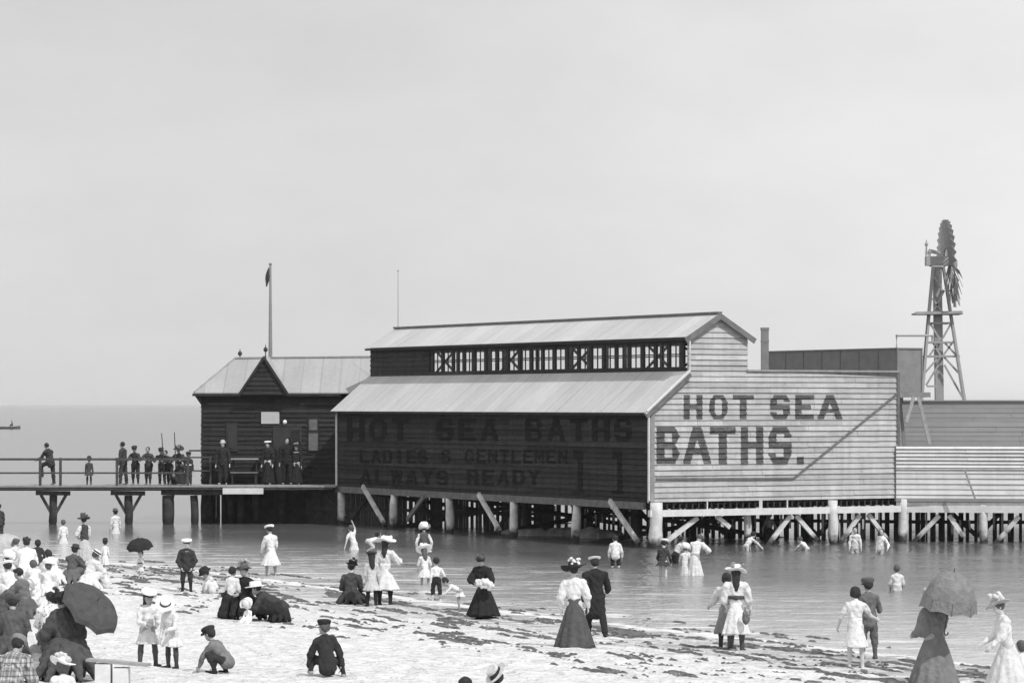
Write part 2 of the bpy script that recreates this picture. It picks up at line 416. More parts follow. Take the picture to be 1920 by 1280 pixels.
def sand_mat():
    m = bpy.data.materials.new('beach_sand'); m.use_nodes = True
    t = m.node_tree; p = t.nodes['Principled BSDF']
    tc = t.nodes.new('ShaderNodeTexCoord')
    at_ = t.nodes.new('ShaderNodeAttribute'); at_.attribute_name = 'shore'
    mp = t.nodes.new('ShaderNodeMapping'); mp.inputs['Rotation'].default_value = (0, 0, R(63)); mp.inputs['Scale'].default_value = (0.30, 2.6, 1)
    t.links.new(tc.outputs['Object'], mp.inputs['Vector'])
    n = t.nodes.new('ShaderNodeTexNoise'); n.inputs['Scale'].default_value = 1.0; n.inputs['Detail'].default_value = 8; n.inputs['Roughness'].default_value = .65
    t.links.new(mp.outputs[0], n.inputs['Vector'])
    # wet sand close to the water, its edge broken by noise
    d = mathn(t, 'ADD', at_.outputs['Fac'], mathn(t, 'MULTIPLY_ADD', n.outputs['Fac'], 16.0, -8.0))
    mr = t.nodes.new('ShaderNodeMapRange'); mr.inputs['From Min'].default_value = -0.3; mr.inputs['From Max'].default_value = 3.6
    t.links.new(d, mr.inputs['Value'])
    n3 = t.nodes.new('ShaderNodeTexNoise'); n3.inputs['Scale'].default_value = 5; n3.inputs['Detail'].default_value = 7
    t.links.new(tc.outputs['Object'], n3.inputs['Vector'])
    dry = mathn(t, 'ADD', mathn(t, 'MULTIPLY_ADD', n3.outputs['Fac'], .18, .48), mathn(t, 'MULTIPLY_ADD', n.outputs['Fac'], .36, -.10))
    mx = t.nodes.new('ShaderNodeMix'); mx.data_type = 'FLOAT'; mx.inputs['A'].default_value = .30
    t.links.new(dry, mx.inputs['B']); t.links.new(mr.outputs[0], mx.inputs['Factor'])
    t.links.new(mx.outputs['Result'], p.inputs['Base Color'])
    ro = t.nodes.new('ShaderNodeMapRange'); ro.inputs['To Min'].default_value = .28; ro.inputs['To Max'].default_value = .95
    t.links.new(mr.outputs[0], ro.inputs['Value']); t.links.new(ro.outputs[0], p.inputs['Roughness'])
    n4 = t.nodes.new('ShaderNodeTexNoise'); n4.inputs['Scale'].default_value = 6; n4.inputs['Detail'].default_value = 8
    t.links.new(tc.outputs['Object'], n4.inputs['Vector'])
    vo = t.nodes.new('ShaderNodeTexVoronoi'); vo.inputs['Scale'].default_value = 2.6; vo.feature = 'SMOOTH_F1'; vo.inputs['Randomness'].default_value = 1
    wp = t.nodes.new('ShaderNodeVectorMath'); wp.operation = 'ADD'; t.links.new(tc.outputs['Object'], wp.inputs[0]); t.links.new(n4.outputs['Color'], wp.inputs[1]); t.links.new(wp.outputs[0], vo.inputs['Vector'])
    hgt = mathn(t, 'ADD', n4.outputs['Fac'], mathn(t, 'MULTIPLY', vo.outputs['Distance'], .9))
    b = t.nodes.new('ShaderNodeBump'); b.inputs['Strength'].default_value = .85; b.inputs['Distance'].default_value = .14
    t.links.new(hgt, b.inputs['Height']); t.links.new(b.outputs[0], p.inputs['Normal'])
    return m
def sea_mat():
    m = bpy.data.materials.new('sea_water'); m.use_nodes = True
    t = m.node_tree; p = t.nodes['Principled BSDF']
    tc = t.nodes.new('ShaderNodeTexCoord')
    at_ = t.nodes.new('ShaderNodeAttribute'); at_.attribute_name = 'shore'
    mp = t.nodes.new('ShaderNodeMapping'); mp.inputs['Rotation'].default_value = (0, 0, R(-7)); mp.inputs['Scale'].default_value = (0.75, 0.34, 1)
    t.links.new(tc.outputs['Object'], mp.inputs['Vector'])
    n = t.nodes.new('ShaderNodeTexNoise'); n.inputs['Scale'].default_value = 1.3; n.inputs['Detail'].default_value = 6; n.inputs['Roughness'].default_value = .6
    t.links.new(mp.outputs[0], n.inputs['Vector'])
    n2 = t.nodes.new('ShaderNodeTexNoise'); n2.inputs['Scale'].default_value = .12; n2.inputs['Detail'].default_value = 4
    t.links.new(mp.outputs[0], n2.inputs['Vector'])
    n6 = t.nodes.new('ShaderNodeTexNoise'); n6.inputs['Scale'].default_value = 4.5; n6.inputs['Detail'].default_value = 3
    t.links.new(mp.outputs[0], n6.inputs['Vector'])
    n7 = t.nodes.new('ShaderNodeTexNoise'); n7.inputs['Scale'].default_value = .10; n7.inputs['Detail'].default_value = 3
    t.links.new(tc.outputs['Object'], n7.inputs['Vector'])
    gust = t.nodes.new('ShaderNodeMapRange'); gust.inputs['From Min'].default_value = .38; gust.inputs['From Max'].default_value = .62; gust.inputs['To Min'].default_value = .3
    t.links.new(n7.outputs['Fac'], gust.inputs['Value'])
    sx = t.nodes.new('ShaderNodeSeparateXYZ'); t.links.new(tc.outputs['Object'], sx.inputs[0])
    lee = t.nodes.new('ShaderNodeMapRange'); lee.interpolation_type = 'SMOOTHSTEP'; lee.inputs['From Min'].default_value = -13; lee.inputs['From Max'].default_value = -5; lee.inputs['To Min'].default_value = .10
    t.links.new(mathn(t, 'ADD', sx.outputs['X'], mathn(t, 'MULTIPLY_ADD', n7.outputs['Fac'], 8.0, -4.0)), lee.inputs['Value'])     # calm open water to the left, ruffled by the baths
    h0_ = mathn(t, 'ADD', n.outputs['Fac'], mathn(t, 'MULTIPLY', n6.outputs['Fac'], .5))
    rip = mathn(t, 'MULTIPLY', mathn(t, 'MULTIPLY', h0_, lee.outputs[0]), gust.outputs[0])
    rip_old = mathn(t, 'MULTIPLY', mathn(t, 'ADD', n.outputs['Fac'], mathn(t, 'MULTIPLY', n6.outputs['Fac'], .22)), gust.outputs[0])
    h = mathn(t, 'ADD', rip, mathn(t, 'MULTIPLY', n2.outputs['Fac'], .35))
    b = t.nodes.new('ShaderNodeBump'); b.inputs['Strength'].default_value = WAVE_STRENGTH; b.inputs['Distance'].default_value = .32
    t.links.new(h, b.inputs['Height']); t.links.new(b.outputs[0], p.inputs['Normal'])
    # shallow water shows the sand beneath; foam lines lie along the shore
    dep = t.nodes.new('ShaderNodeMapRange'); dep.inputs['From Min'].default_value = 0; dep.inputs['From Max'].default_value = -14
    dep.inputs['To Min'].default_value = .5; dep.inputs['To Max'].default_value = SEA_DEEP
    t.links.new(at_.outputs['Fac'], dep.inputs['Value'])
    mp2 = t.nodes.new('ShaderNodeMapping'); mp2.inputs['Rotation'].default_value = (0, 0, R(55)); mp2.inputs['Scale'].default_value = (0.22, 1.7, 1)
    t.links.new(tc.outputs['Object'], mp2.inputs['Vector'])
    n5 = t.nodes.new('ShaderNodeTexNoise'); n5.inputs['Scale'].default_value = 1.0; n5.inputs['Detail'].default_value = 6
    t.links.new(mp2.outputs[0], n5.inputs['Vector'])
    fo = t.nodes.new('ShaderNodeMapRange'); fo.inputs['From Min'].default_value = .50; fo.inputs['From Max'].default_value = .60
    t.links.new(n5.outputs['Fac'], fo.inputs['Value'])
    near = t.nodes.new('ShaderNodeMapRange'); near.inputs['From Min'].default_value = -13; near.inputs['From Max'].default_value = -.5
    t.links.new(at_.outputs['Fac'], near.inputs['Value'])
    n8 = t.nodes.new('ShaderNodeTexNoise'); n8.inputs['Scale'].default_value = .9; n8.inputs['Detail'].default_value = 7; n8.inputs['Roughness'].default_value = .75
    t.links.new(tc.outputs['Object'], n8.inputs['Vector'])
    brk = t.nodes.new('ShaderNodeMapRange'); brk.inputs['From Min'].default_value = .44; brk.inputs['From Max'].default_value = .58; t.links.new(n8.outputs['Fac'], brk.inputs['Value'])
    edge = mathn(t, 'ABSOLUTE', mathn(t, 'ADD', at_.outputs['Fac'], mathn(t, 'MULTIPLY_ADD', n8.outputs['Fac'], 2.4, -.75)))
    fr = t.nodes.new('ShaderNodeMapRange'); fr.inputs['From Min'].default_value = .30; fr.inputs['From Max'].default_value = .05; t.links.new(edge, fr.inputs['Value'])
    fac = mathn(t, 'MAXIMUM', mathn(t, 'MULTIPLY', mathn(t, 'MULTIPLY', mathn(t, 'MULTIPLY', fo.outputs[0], near.outputs[0]), brk.outputs[0]), .8), mathn(t, 'MULTIPLY', fr.outputs[0], .8))
    mx = t.nodes.new('ShaderNodeMix'); mx.data_type = 'FLOAT'
    t.links.new(fac, mx.inputs['Factor']); t.links.new(dep.outputs[0], mx.inputs['A']); mx.inputs['B'].default_value = .75
    t.links.new(mx.outputs['Result'], p.inputs['Base Color'])
    ro = mathn(t, 'MULTIPLY_ADD', fac, .6, .16)
    t.links.new(ro, p.inputs['Roughness'])
    p.inputs['IOR'].default_value = 1.33
    return m
WAVE_STRENGTH = 0.6; SEA_DEEP = 0.10
M['sand'] = sand_mat(); M['sea'] = sea_mat()

def sand_z(X, Y):
    z = ground(X, Y)
    fine = (np.abs(X) < 24) & (Y > 35) & (Y < 115)
    bump = np.zeros(X.shape)
    idx = np.where(fine.ravel())[0]
    xf = X.ravel(); yf = Y.ravel(); b = bump.ravel()
    for i in idx:
        b[i] = 0.050 * noise.fractal(Vector((xf[i] * .9, yf[i] * .45, 3)), .9, 2.0, 6) + 0.022 * noise.noise(Vector((xf[i] * 3.2, yf[i] * 2.2, 9)))
    if X.size > 20000 and X.ndim == 2 and abs(X[0, 1] - X[0, 0]) > 0 and abs(X[1, 0] - X[0, 0]) < 1e-9:      # trodden sand: scattered footprints
        xs_, ys_ = X[0], Y[:, 0]; rf = random.Random(12); B2 = b.reshape(X.shape)
        for _ in range(2600):
            fy = rf.uniform(47, 96); fx = rf.uniform(-.165, .165) * fy
            r = rf.uniform(.10, .19); dp = rf.uniform(.020, .045)
            i0, i1 = np.searchsorted(xs_, (fx - 3 * r, fx + 3 * r)); j0, j1 = np.searchsorted(ys_, (fy - 3 * r, fy + 3 * r))
            if i1 - i0 < 2 or j1 - j0 < 2: continue
            q2 = ((xs_[i0:i1][None, :] - fx) ** 2 + (ys_[j0:j1][:, None] - fy) ** 2) / (r * r)
            B2[j0:j1, i0:i1] += -dp * np.exp(-q2) * (1 - .8 * q2)
    d = shore_d(X, Y).ravel()
    b *= np.clip(d / 3.0 + .6, .25, 1.0)
    return z + b.reshape(X.shape)
beach = sheet('beach', axis(-14, 14, .10, 30000), axis(46, 104, .15, 30000), sand_z, M['sand'])
sea = sheet('sea', axis(-40, 40, 1.0, 30000), axis(40, 180, 1.0, 30000), lambda X, Y: np.zeros(X.shape), M['sea'])

# seaweed thrown up along the tide line: uneven low wrack with real thickness
def seaweed():
    st = .06
    along = Vector((.449, -.894)); nor = Vector((-.894, -.449))
    o = Vector((-16.5, 106.5))
    S = np.arange(0, 62, st); D = np.arange(-3.4, 12, st)
    SS, DD = np.meshgrid(S, D)
    X = o.x + along.x * SS + nor.x * DD; Y = o.y + along.y * SS + nor.y * DD
    sd = shore_d(X, Y)
    a = np.empty(X.size); b = np.empty(X.size); sf = SS.ravel(); df = sd.ravel()
    for i in range(X.size):
        if df[i] < -2 or df[i] > 7.5: a[i] = -9; continue
        a[i] = noise.fractal(Vector((sf[i] * .42, df[i] * 4.2, 1.7)), .62, 2.1, 7)
    a = a.reshape(X.shape)
    band = 0.34 * np.exp(-((sd - 0.6) / .7) ** 2) + .26 * np.exp(-((sd - 2.6) / .9) ** 2) + .16 * np.exp(-((sd - 5.0) / 1.0) ** 2)
    s2 = .55 + .35 * np.sin(SS * .33 + 1) + .2 * np.sin(SS * .9)
    f = a + band * (.6 + .6 * s2) - 0.59
    H = np.clip(f * .22, 0, .035)
    on = f > 0
    gz = sand_z(X, Y)
    mb = MB(); idx = {}
    ny, nx = X.shape
    V = []; F = []
    def vid(j, i):
        k = j * nx + i
        if k not in idx:
            idx[k] = len(V); V.append((X[j, i], Y[j, i], max(gz[j, i], 0) + (H[j, i] if on[j, i] else -.015) + .004))
        return idx[k]
    js, is_ = np.where(on)
    for j, i in zip(js, is_):
        if j + 1 < ny and i + 1 < nx: F.append((vid(j, i), vid(j, i + 1), vid(j + 1, i + 1), vid(j + 1, i)))
    mb.v = V; mb.f = F
    ob = mb.build('seaweed', M['weed']); 
    tag(ob, 'dark seaweed wrack strewn in streaks along the wet edge of the sand', 'seaweed', kind='stuff')
seaweed()
HAZE = 0.00011
# ------------------------------------------------------------ bath house frame of reference
C0 = at(1218, HZ, 106.6); C0.z = 0
F0 = at(632, HZ, 127.9); F0.z = 0
dv = (F0 - C0); LEN = dv.length; dv.normalize()       # along the dark side wall, away from the camera
du = Vector((-dv.y, dv.x, 0)); du = -du if du.x < 0 else du   # along the signed front, to the right
def B(u, v, z): return C0 + du * u + dv * v + Vector((0, 0, z))
def u_of(px, v=0.0):       # where a picture column meets the plane v
    r = (px - 960.0) / FPX; p = C0 + dv * v
    return (p.x - r * p.y) / (r * du.y - du.x)
def v_of(px, u=0.0):
    r = (px - 960.0) / FPX; p = C0 + du * u
    return (p.x - r * p.y) / (r * dv.y - dv.x)
def zf(px, py):            # height on the front plane
    Y = (C0 + du * u_of(px)).y
    return CAM_H - (py - HZ) / FPX * Y
def zs(px, py, u=0.0):
    Y = (C0 + du * u + dv * v_of(px, u)).y
    return CAM_H - (py - HZ) / FPX * Y

def clad(mb, org, du_, nrm, z0, z1, lo, hi, bh=BH, over=.048, wave=.004, seed=1):
    """lapped weatherboards between the curves lo(z), hi(z) on a plane"""
    rnd = random.Random(seed)
    k0 = int(math.floor(z0 / bh)); k1 = int(math.ceil(z1 / bh))
    for k in range(k0, k1):
        a = max(z0, k * bh); b = min(z1, (k + 1) * bh)
        if b - a < .004: continue
        la, ha, lb, hb = lo(a + 1e-4), hi(a + 1e-4), lo(b - 1e-4), hi(b - 1e-4)
        if ha - la < .01 and hb - lb < .01: continue
        o = over + rnd.uniform(-.009, .009)
        def P(u, z, d): return org + du_ * u + nrm * d + Vector((0, 0, z))
        cuts = [0.0]; x_ = rnd.uniform(1.2, 4.5); W_ = max(ha - la, hb - lb)
        while x_ < W_ - .8 and W_ > 3: cuts.append(x_ / W_); x_ += rnd.uniform(3.2, 5.0)
        cuts.append(1.0)
        for c0, c1 in zip(cuts[:-1], cuts[1:]):     # separate lengths of board with open butt joints
            g0 = .005 / W_ if c0 > 0 else 0; g1 = .005 / W_ if c1 < 1 else 0
            l0, l1 = la + (ha - la) * (c0 + g0), la + (ha - la) * (c1 - g1); m0, m1 = lb + (hb - lb) * (c0 + g0), lb + (hb - lb) * (c1 - g1)
            s0, s1 = rnd.uniform(-.004, .004), rnd.uniform(-.004, .004); o0, o1 = o + rnd.uniform(-.004, .004), o + rnd.uniform(-.006, .006)
            if a <= z0 + 1e-6: s0 = s1 = 0
            mb.hexa([P(l0, a + s0, -.05), P(l1, a + s1, -.05), P(l1, a + s1, o1), P(l0, a + s0, o0), P(m0, b, -.05), P(m1, b, -.05), P(m1, b, .008), P(m0, b, .008)])
def plane_d(z, over=.048, bh=BH):
    f = (z / bh) - math.floor(z / bh)
    return over + (.008 - over) * f

Z_FLOOR = 1.53
Z_EAVE = 4.66; U_CL = 1.504; Z_CL = 5.87; U_CR = 3.86; Z_CE = 7.10; U_RD = 2.67; Z_RD = 7.80; Z_TOP = 5.90; U_END = u_of(1683)
V_END = LEN
bath = thing('bath_house', B(5, 0, 0), 'long weatherboard bath house on piles with big painted letters on its pale end wall', 'bath house')
def flo(z):
    if z < Z_EAVE: return 0.0
    if z < Z_CL: return (z - Z_EAVE) / (Z_CL - Z_EAVE) * U_CL
    if z < Z_CE: return U_CL
    return U_CL + (z - Z_CE) / (Z_RD - Z_CE) * (U_RD - U_CL)
def fhi(z):
    if z < Z_TOP: return U_END
    if z < Z_CE: return U_CR
    return U_CR - (z - Z_CE) / (Z_RD - Z_CE) * (U_CR - U_RD)
mb = MB(); clad(mb, C0.copy(), du, -dv, Z_FLOOR, Z_RD - .02, flo, fhi, seed=3)
front = mb.build('front_wall', M['white_board'], bath)
front['label'] = 'pale weatherboard end wall with painted lettering'
# dark side wall
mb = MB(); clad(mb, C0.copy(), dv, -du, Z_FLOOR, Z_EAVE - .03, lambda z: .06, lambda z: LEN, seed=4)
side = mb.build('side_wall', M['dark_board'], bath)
side['label'] = 'dark weatherboard side wall with faint lettering'
# far end and right side of the main body
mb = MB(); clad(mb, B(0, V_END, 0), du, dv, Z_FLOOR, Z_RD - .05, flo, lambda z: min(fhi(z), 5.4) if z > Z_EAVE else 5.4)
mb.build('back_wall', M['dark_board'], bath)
mb = MB(); clad(mb, B(5.4, .1, 0), dv, du, Z_FLOOR, Z_EAVE, lambda z: 0, lambda z: LEN - .1)
clad(mb, B(U_END - .1, .12, 0), dv, du, Z_FLOOR, 5.0, lambda z: 0, lambda z: 6.0)
clad(mb, B(5.5, 6.1, 0), du, dv, Z_FLOOR, 5.0, lambda z: 0, lambda z: U_END - 5.6)
mb.build('yard_wall', M['white_board'], bath)
# floor slab
mb = MB()
mb.prism([B(.1, .1, 1.42), B(U_END, .1, 1.42), B(U_END, LEN, 1.42), B(.1, LEN, 1.42)], (0, 0, .10))
mb.build('floor', M['dark_wood'], bath)

# roofs
def slab(mb, a, b, c, d, th=.05):
    n = (Vector(b) - Vector(a)).cross(Vector(d) - Vector(a)).normalized()
    if n.z < 0: n = -n
    mb.prism([a, b, c, d], n * th)
def corrugated(mb, p0, p1, along, length, amp=.010, pitch=.15, th=.012):
    """corrugated sheet: p0 low edge start, p1 high edge start, running 'length' in direction along"""
    p0 = Vector(p0); p1 = Vector(p1); n = along.cross(p1 - p0).normalized()
    if n.z < 0: n = -n
    N = int(length / pitch * 4); L = []; H = []
    for i in range(N + 1):
        s = length * i / N; w_ = amp * math.sin(2 * math.pi * s / pitch)
        L.append(p0 + along * s + n * w_); H.append(p1 + along * s + n * w_)
    k = len(mb.v); vs = L + H + [q - n * th for q in L] + [q - n * th for q in H]; M1 = N + 1; fs = []
    for i in range(N):
        fs += [(i, i + 1, M1 + i + 1, M1 + i), (2 * M1 + i, 3 * M1 + i, 3 * M1 + i + 1, 2 * M1 + i + 1), (i, 2 * M1 + i, 2 * M1 + i + 1, i + 1), (M1 + i, M1 + i + 1, 3 * M1 + i + 1, 3 * M1 + i)]
    mb.add(vs, fs)
sl1 = (Z_CL - Z_EAVE) / U_CL
mb = MB(); corrugated(mb, B(-.22, -.12, Z_EAVE - .22 * sl1 + .03), B(U_CL - .03, -.12, Z_CL + .03), dv, LEN + .30)
mb.build('lower_roof', M['roof_iron'], bath, smooth=False)
mb = MB(); corrugated(mb, B(5.6, .1, Z_EAVE - .1), B(U_CR + .03, .1, Z_CL + .03), dv, LEN)
mb.build('far_lower_roof', M['roof_iron'], bath)
sl2 = (Z_RD - Z_CE) / (U_RD - U_CL)
mb = MB(); corrugated(mb, B(U_CL - .16, -.14, Z_CE - .16 * sl2 + .04), B(U_RD, -.14, Z_RD + .04), dv, LEN + .30)
corrugated(mb, B(U_CR + .16, -.14, Z_CE - .16 * sl2 + .04), B(U_RD, -.14, Z_RD + .04), dv, LEN + .30)
lr = mb.build('lantern_roof', M['roof_iron'], bath)
mb = MB(); mb.bar(B(U_RD, -.16, Z_RD + .07), B(U_RD, LEN + .18, Z_RD + .07), .17, .07); mb.build('ridge_cap', M['grey_trim'], lr)
# barge boards on the front
mb = MB()
mb.bar(B(-.25, -.17, Z_EAVE - .25 * sl1 - .06), B(U_CL - .02, -.17, Z_CL - .06), .05, .20)
mb.build('barge_board', M['grey_trim'], bath); mb = MB()
mb.bar(B(U_CL - .20, -.19, Z_CE - .20 * sl2 - .06), B(U_RD, -.19, Z_RD - .05), .05, .18)
mb.build('barge_board', M['grey_trim'], bath); mb = MB()
mb.bar(B(U_CR + .20, -.185, Z_CE - .20 * sl2 - .06), B(U_RD, -.185, Z_RD - .05), .05, .18)
mb.build('barge_board', M['grey_trim'], bath)
mb = MB()
mb.bar(B(-.27, -.20, Z_EAVE - .25 * sl1 + .02), B(U_CL - .04, -.20, Z_CL + .02), .045, .045)
mb.tube([B(U_CL - .05, -.20, Z_CE - .2), B(U_CL - .05, -.20, Z_CL + .05), B(-.22, -.22, Z_EAVE - .1), B(-.12, -.16, Z_EAVE - .35), B(-.12, -.16, Z_FLOOR + .05)], .035, n=8)
mb.build('downpipe', M['white_paint'], bath)
mb = MB()
mb.bar(B(-.045, .02, Z_FLOOR - .02), B(-.045, .02, Z_EAVE - .22), .05, .13)
mb.bar(B(.06, -.085, Z_FLOOR), B(.06, -.085, Z_EAVE - .10), .14, .05)
mb.build('corner_board', M['edge_trim'], bath)
mb = MB(); mb.bar(B(-.06, LEN - .06, Z_FLOOR), B(-.06, LEN - .06, Z_EAVE - .15), .14, .08, up=(1, 0, 0)); mb.build('corner_board', M['white_paint'], bath)
mb = MB(); mb.bar(B(U_END - .02, -.085, Z_FLOOR), B(U_END - .02, -.085, Z_TOP), .09, .05); mb.build('corner_board', M['grey_trim'], bath)
mb = MB(); mb.bar(B(U_CR - .05, -.02, Z_TOP + .03), B(U_END + .03, -.02, Z_TOP + .03), .14, .06); mb.build('coping', M['edge_trim'], bath)
mb = MB()     # eave shadow board / gutter on the side
mb.bar(B(-.24, -.12, Z_EAVE - .22 * sl1 - .03), B(-.24, LEN + .1, Z_EAVE - .22 * sl1 - .03), .07, .07)
mb.bar(B(U_CL - .17, -.12, Z_CE - .17 * sl2 - .02), B(U_CL - .17, LEN + .14, Z_CE - .17 * sl2 - .02), .07, .08)
mb.build('gutter', M['dark_wood'], bath)
# trim line on the front wall: diagonal then level
mb = MB()
pa = (u_of(1681), zf(1681, 737)); pb = (u_of(1486), zf(1486, 896)); pc = (u_of(1228), zf(1228, 897))
mb.bar(B(pa[0], -.075, pa[1]), B(pb[0], -.075, pb[1]), .03, .06); mb.bar(B(pb[0], -.075, pb[1]), B(pc[0], -.075, pc[1]), .03, .05)
mb.build('trim_strip', M['grey_trim'], bath)

# lettering: paint that follows the lapped boards
def glyph(ch):
    def chb(x, y, l, r, b, t, c=.12):   # chamfered block
        return (l <= x <= r) and (b <= y <= t) and (min(x - l, r - x) * 1.0 + min(y - b, t - y) * .8 >= c)
    def oct_(x, y, c=.24): return chb(x, y, 0, 1, 0, 1, c)
    def f(x, y):
        if ch == 'H': return x < .32 or x > .68 or .42 < y < .60
        if ch == 'O': return oct_(x, y) and not chb(x, y, .30, .70, .17, .83, .08)
        if ch == 'T': return y > .80 or abs(x - .5) < .17
        if ch == 'L': return x < .32 or y < .2
        if ch == '1': return .45 < x < .85 or (y > .78 and .1 < x < .5) or y < .07
        if ch == 'I': return .3 < x < .7
        if ch == 'E': return x < .34 or y > .81 or y < .19 or (.41 < y < .59 and x < .85)
        if ch == 'D': return (x < .5 or oct_(x, y)) and not (.3 < x < .68 and .19 < y < .81)
        if ch == 'B':
            if x > .6 and not (chb(x, y, -1, 1, .49, 1, .22) or chb(x, y, -1, 1, 0, .53, .22)): return False
            return not ((.33 < x < .66 and .60 < y < .83) or (.33 < x < .68 and .17 < y < .42))
        if ch in 'S&':
            if not oct_(x, y, .2): return False
            if y > .82 or y < .18 or .41 < y < .59: return True
            if y >= .59: return x < .33 or (x > .68 and y > .70)
            return x > .67 or (x < .32 and y < .30)
        if ch == 'A':
            w_ = .15 + .37 * (1 - y); a = abs(x - .5)
            return a < w_ and (a > w_ - .27 or .26 < y < .42 or y > .8)
        if ch == 'R':
            if y > .45: return (x < .5 or chb(x, y, -1, 1, .45, 1, .2)) and not (.33 < x < .66 and .62 < y < .83)
            return x < .33 or abs(x - (.82 - .5 * (y - .1))) < .17
        if ch == 'N': return x < .28 or x > .72 or abs(x - (1 - y)) < .18
        if ch == 'M': return x < .22 or x > .78 or (abs(abs(x - .5) - .5 * (y - .25)) < .12 and y > .25)
        if ch == 'W': return abs(x - (.12 + .2 * (1 - y))) < .12 or abs(x - (.88 - .2 * (1 - y))) < .12 or abs(abs(x - .5) - .25 * (1 - y) * 1.0) < .11
        if ch == 'Y': return (y < .5 and abs(x - .5) < .16) or (y >= .45 and abs(abs(x - .5) - (y - .45) * .65) < .17)
        if ch == 'G': return oct_(x, y) and not chb(x, y, .3, .72, .18, .82, .05) and not (x > .65 and .5 < y < .66) or (.5 < x < 1 and .35 < y < .5 and x > .5)
        if ch == 'C': return oct_(x, y) and not chb(x, y, .3, 1.2, .2, .8, .05)
        if ch == '.': return True
        return False
    return f
def paint(mb, ch, org, du_, nrm, u0, u1, z0, z1, sub=.026, off=.003):
    g = glyph(ch); ny = max(4, int((z1 - z0) / sub)); nx = 44
    for j in range(ny):
        a = z0 + (z1 - z0) * j / ny; b = z0 + (z1 - z0) * (j + 1) / ny
        # split at board edges so the paint follows the lap
        ks = [a]; e = (math.floor(a / BH) + 1) * BH
        if a < e - 1e-4 and e < b: ks.append(e)
        ks.append(b)
        row = [g((i + .5) / nx, (j + .5) / ny) for i in range(nx)] + [False]
        st = None
        for i, on in enumerate(row):
            if on and st is None: st = i
            if not on and st is not None:
                ua = u0 + (u1 - u0) * st / nx; ub = u0 + (u1 - u0) * i / nx; st = None
                for p, q in zip(ks[:-1], ks[1:]):
                    if q - p < 1e-4: continue
                    dp = plane_d(p + 1e-5, .063) + off; dq = plane_d(q - 1e-5, .063) + off
                    P = lambda u, z, d: org + du_ * u + nrm * d + Vector((0, 0, z))
                    mb.add([P(ua, p, dp), P(ub, p, dp), P(ub, q, dq), P(ua, q, dq)], [(0, 1, 2, 3)])
mb = MB()
for ch, x0, x1 in (('H', 1281, 1316), ('O', 1329, 1363), ('T', 1373, 1412), ('S', 1443, 1480), ('E', 1490, 1525), ('A', 1532, 1578)):
    paint(mb, ch, C0, du, -dv, u_of(x0), u_of(x1), zf(x0, 785), zf(x0, 740))
for ch, x0, x1 in (('B', 1230, 1274), ('A', 1280, 1332), ('T', 1330, 1378), ('H', 1388, 1430), ('S', 1440, 1483)):
    paint(mb, ch, C0, du, -dv, u_of(x0), u_of(x1), zf(x0, 869), zf(x0, 800))
paint(mb, '.', C0, du, -dv, u_of(1493), u_of(1506), zf(1493, 869), zf(1493, 856))
o = mb.build('painted_lettering', M['sign_paint'], front); o['label'] = 'dark painted words HOT SEA BATHS.'
mb = MB()
def side_text(s, x0, x1, yt, yb, adv=1.0):
    n = len(s); w_ = (x1 - x0) / n
    for i, ch in enumerate(s):
        if ch == ' ': continue
        a, b = x0 + w_ * i, x0 + w_ * (i + .80)
        va, vb = v_of(a), v_of(b)
        paint(mb, ch, C0, dv, -du, va, vb, zs(a, yb), zs(a, yt), sub=.03)
side_text('HOT SEA BATHS', 652, 1195, 784, 826)
side_text('LADIES & GENTLEMEN', 676, 1070, 842, 868)
side_text('ALWAYS READY', 676, 1020, 880, 908)
for x_ in (1074, 1148): paint(mb, '1', C0, dv, -du, v_of(x_), v_of(x_ + 24), zs(x_, 924), zs(x_, 842), sub=.03)
o = mb.build('painted_lettering', M['faint_paint'], side); o['label'] = 'faint darker lettering on the dark boards'

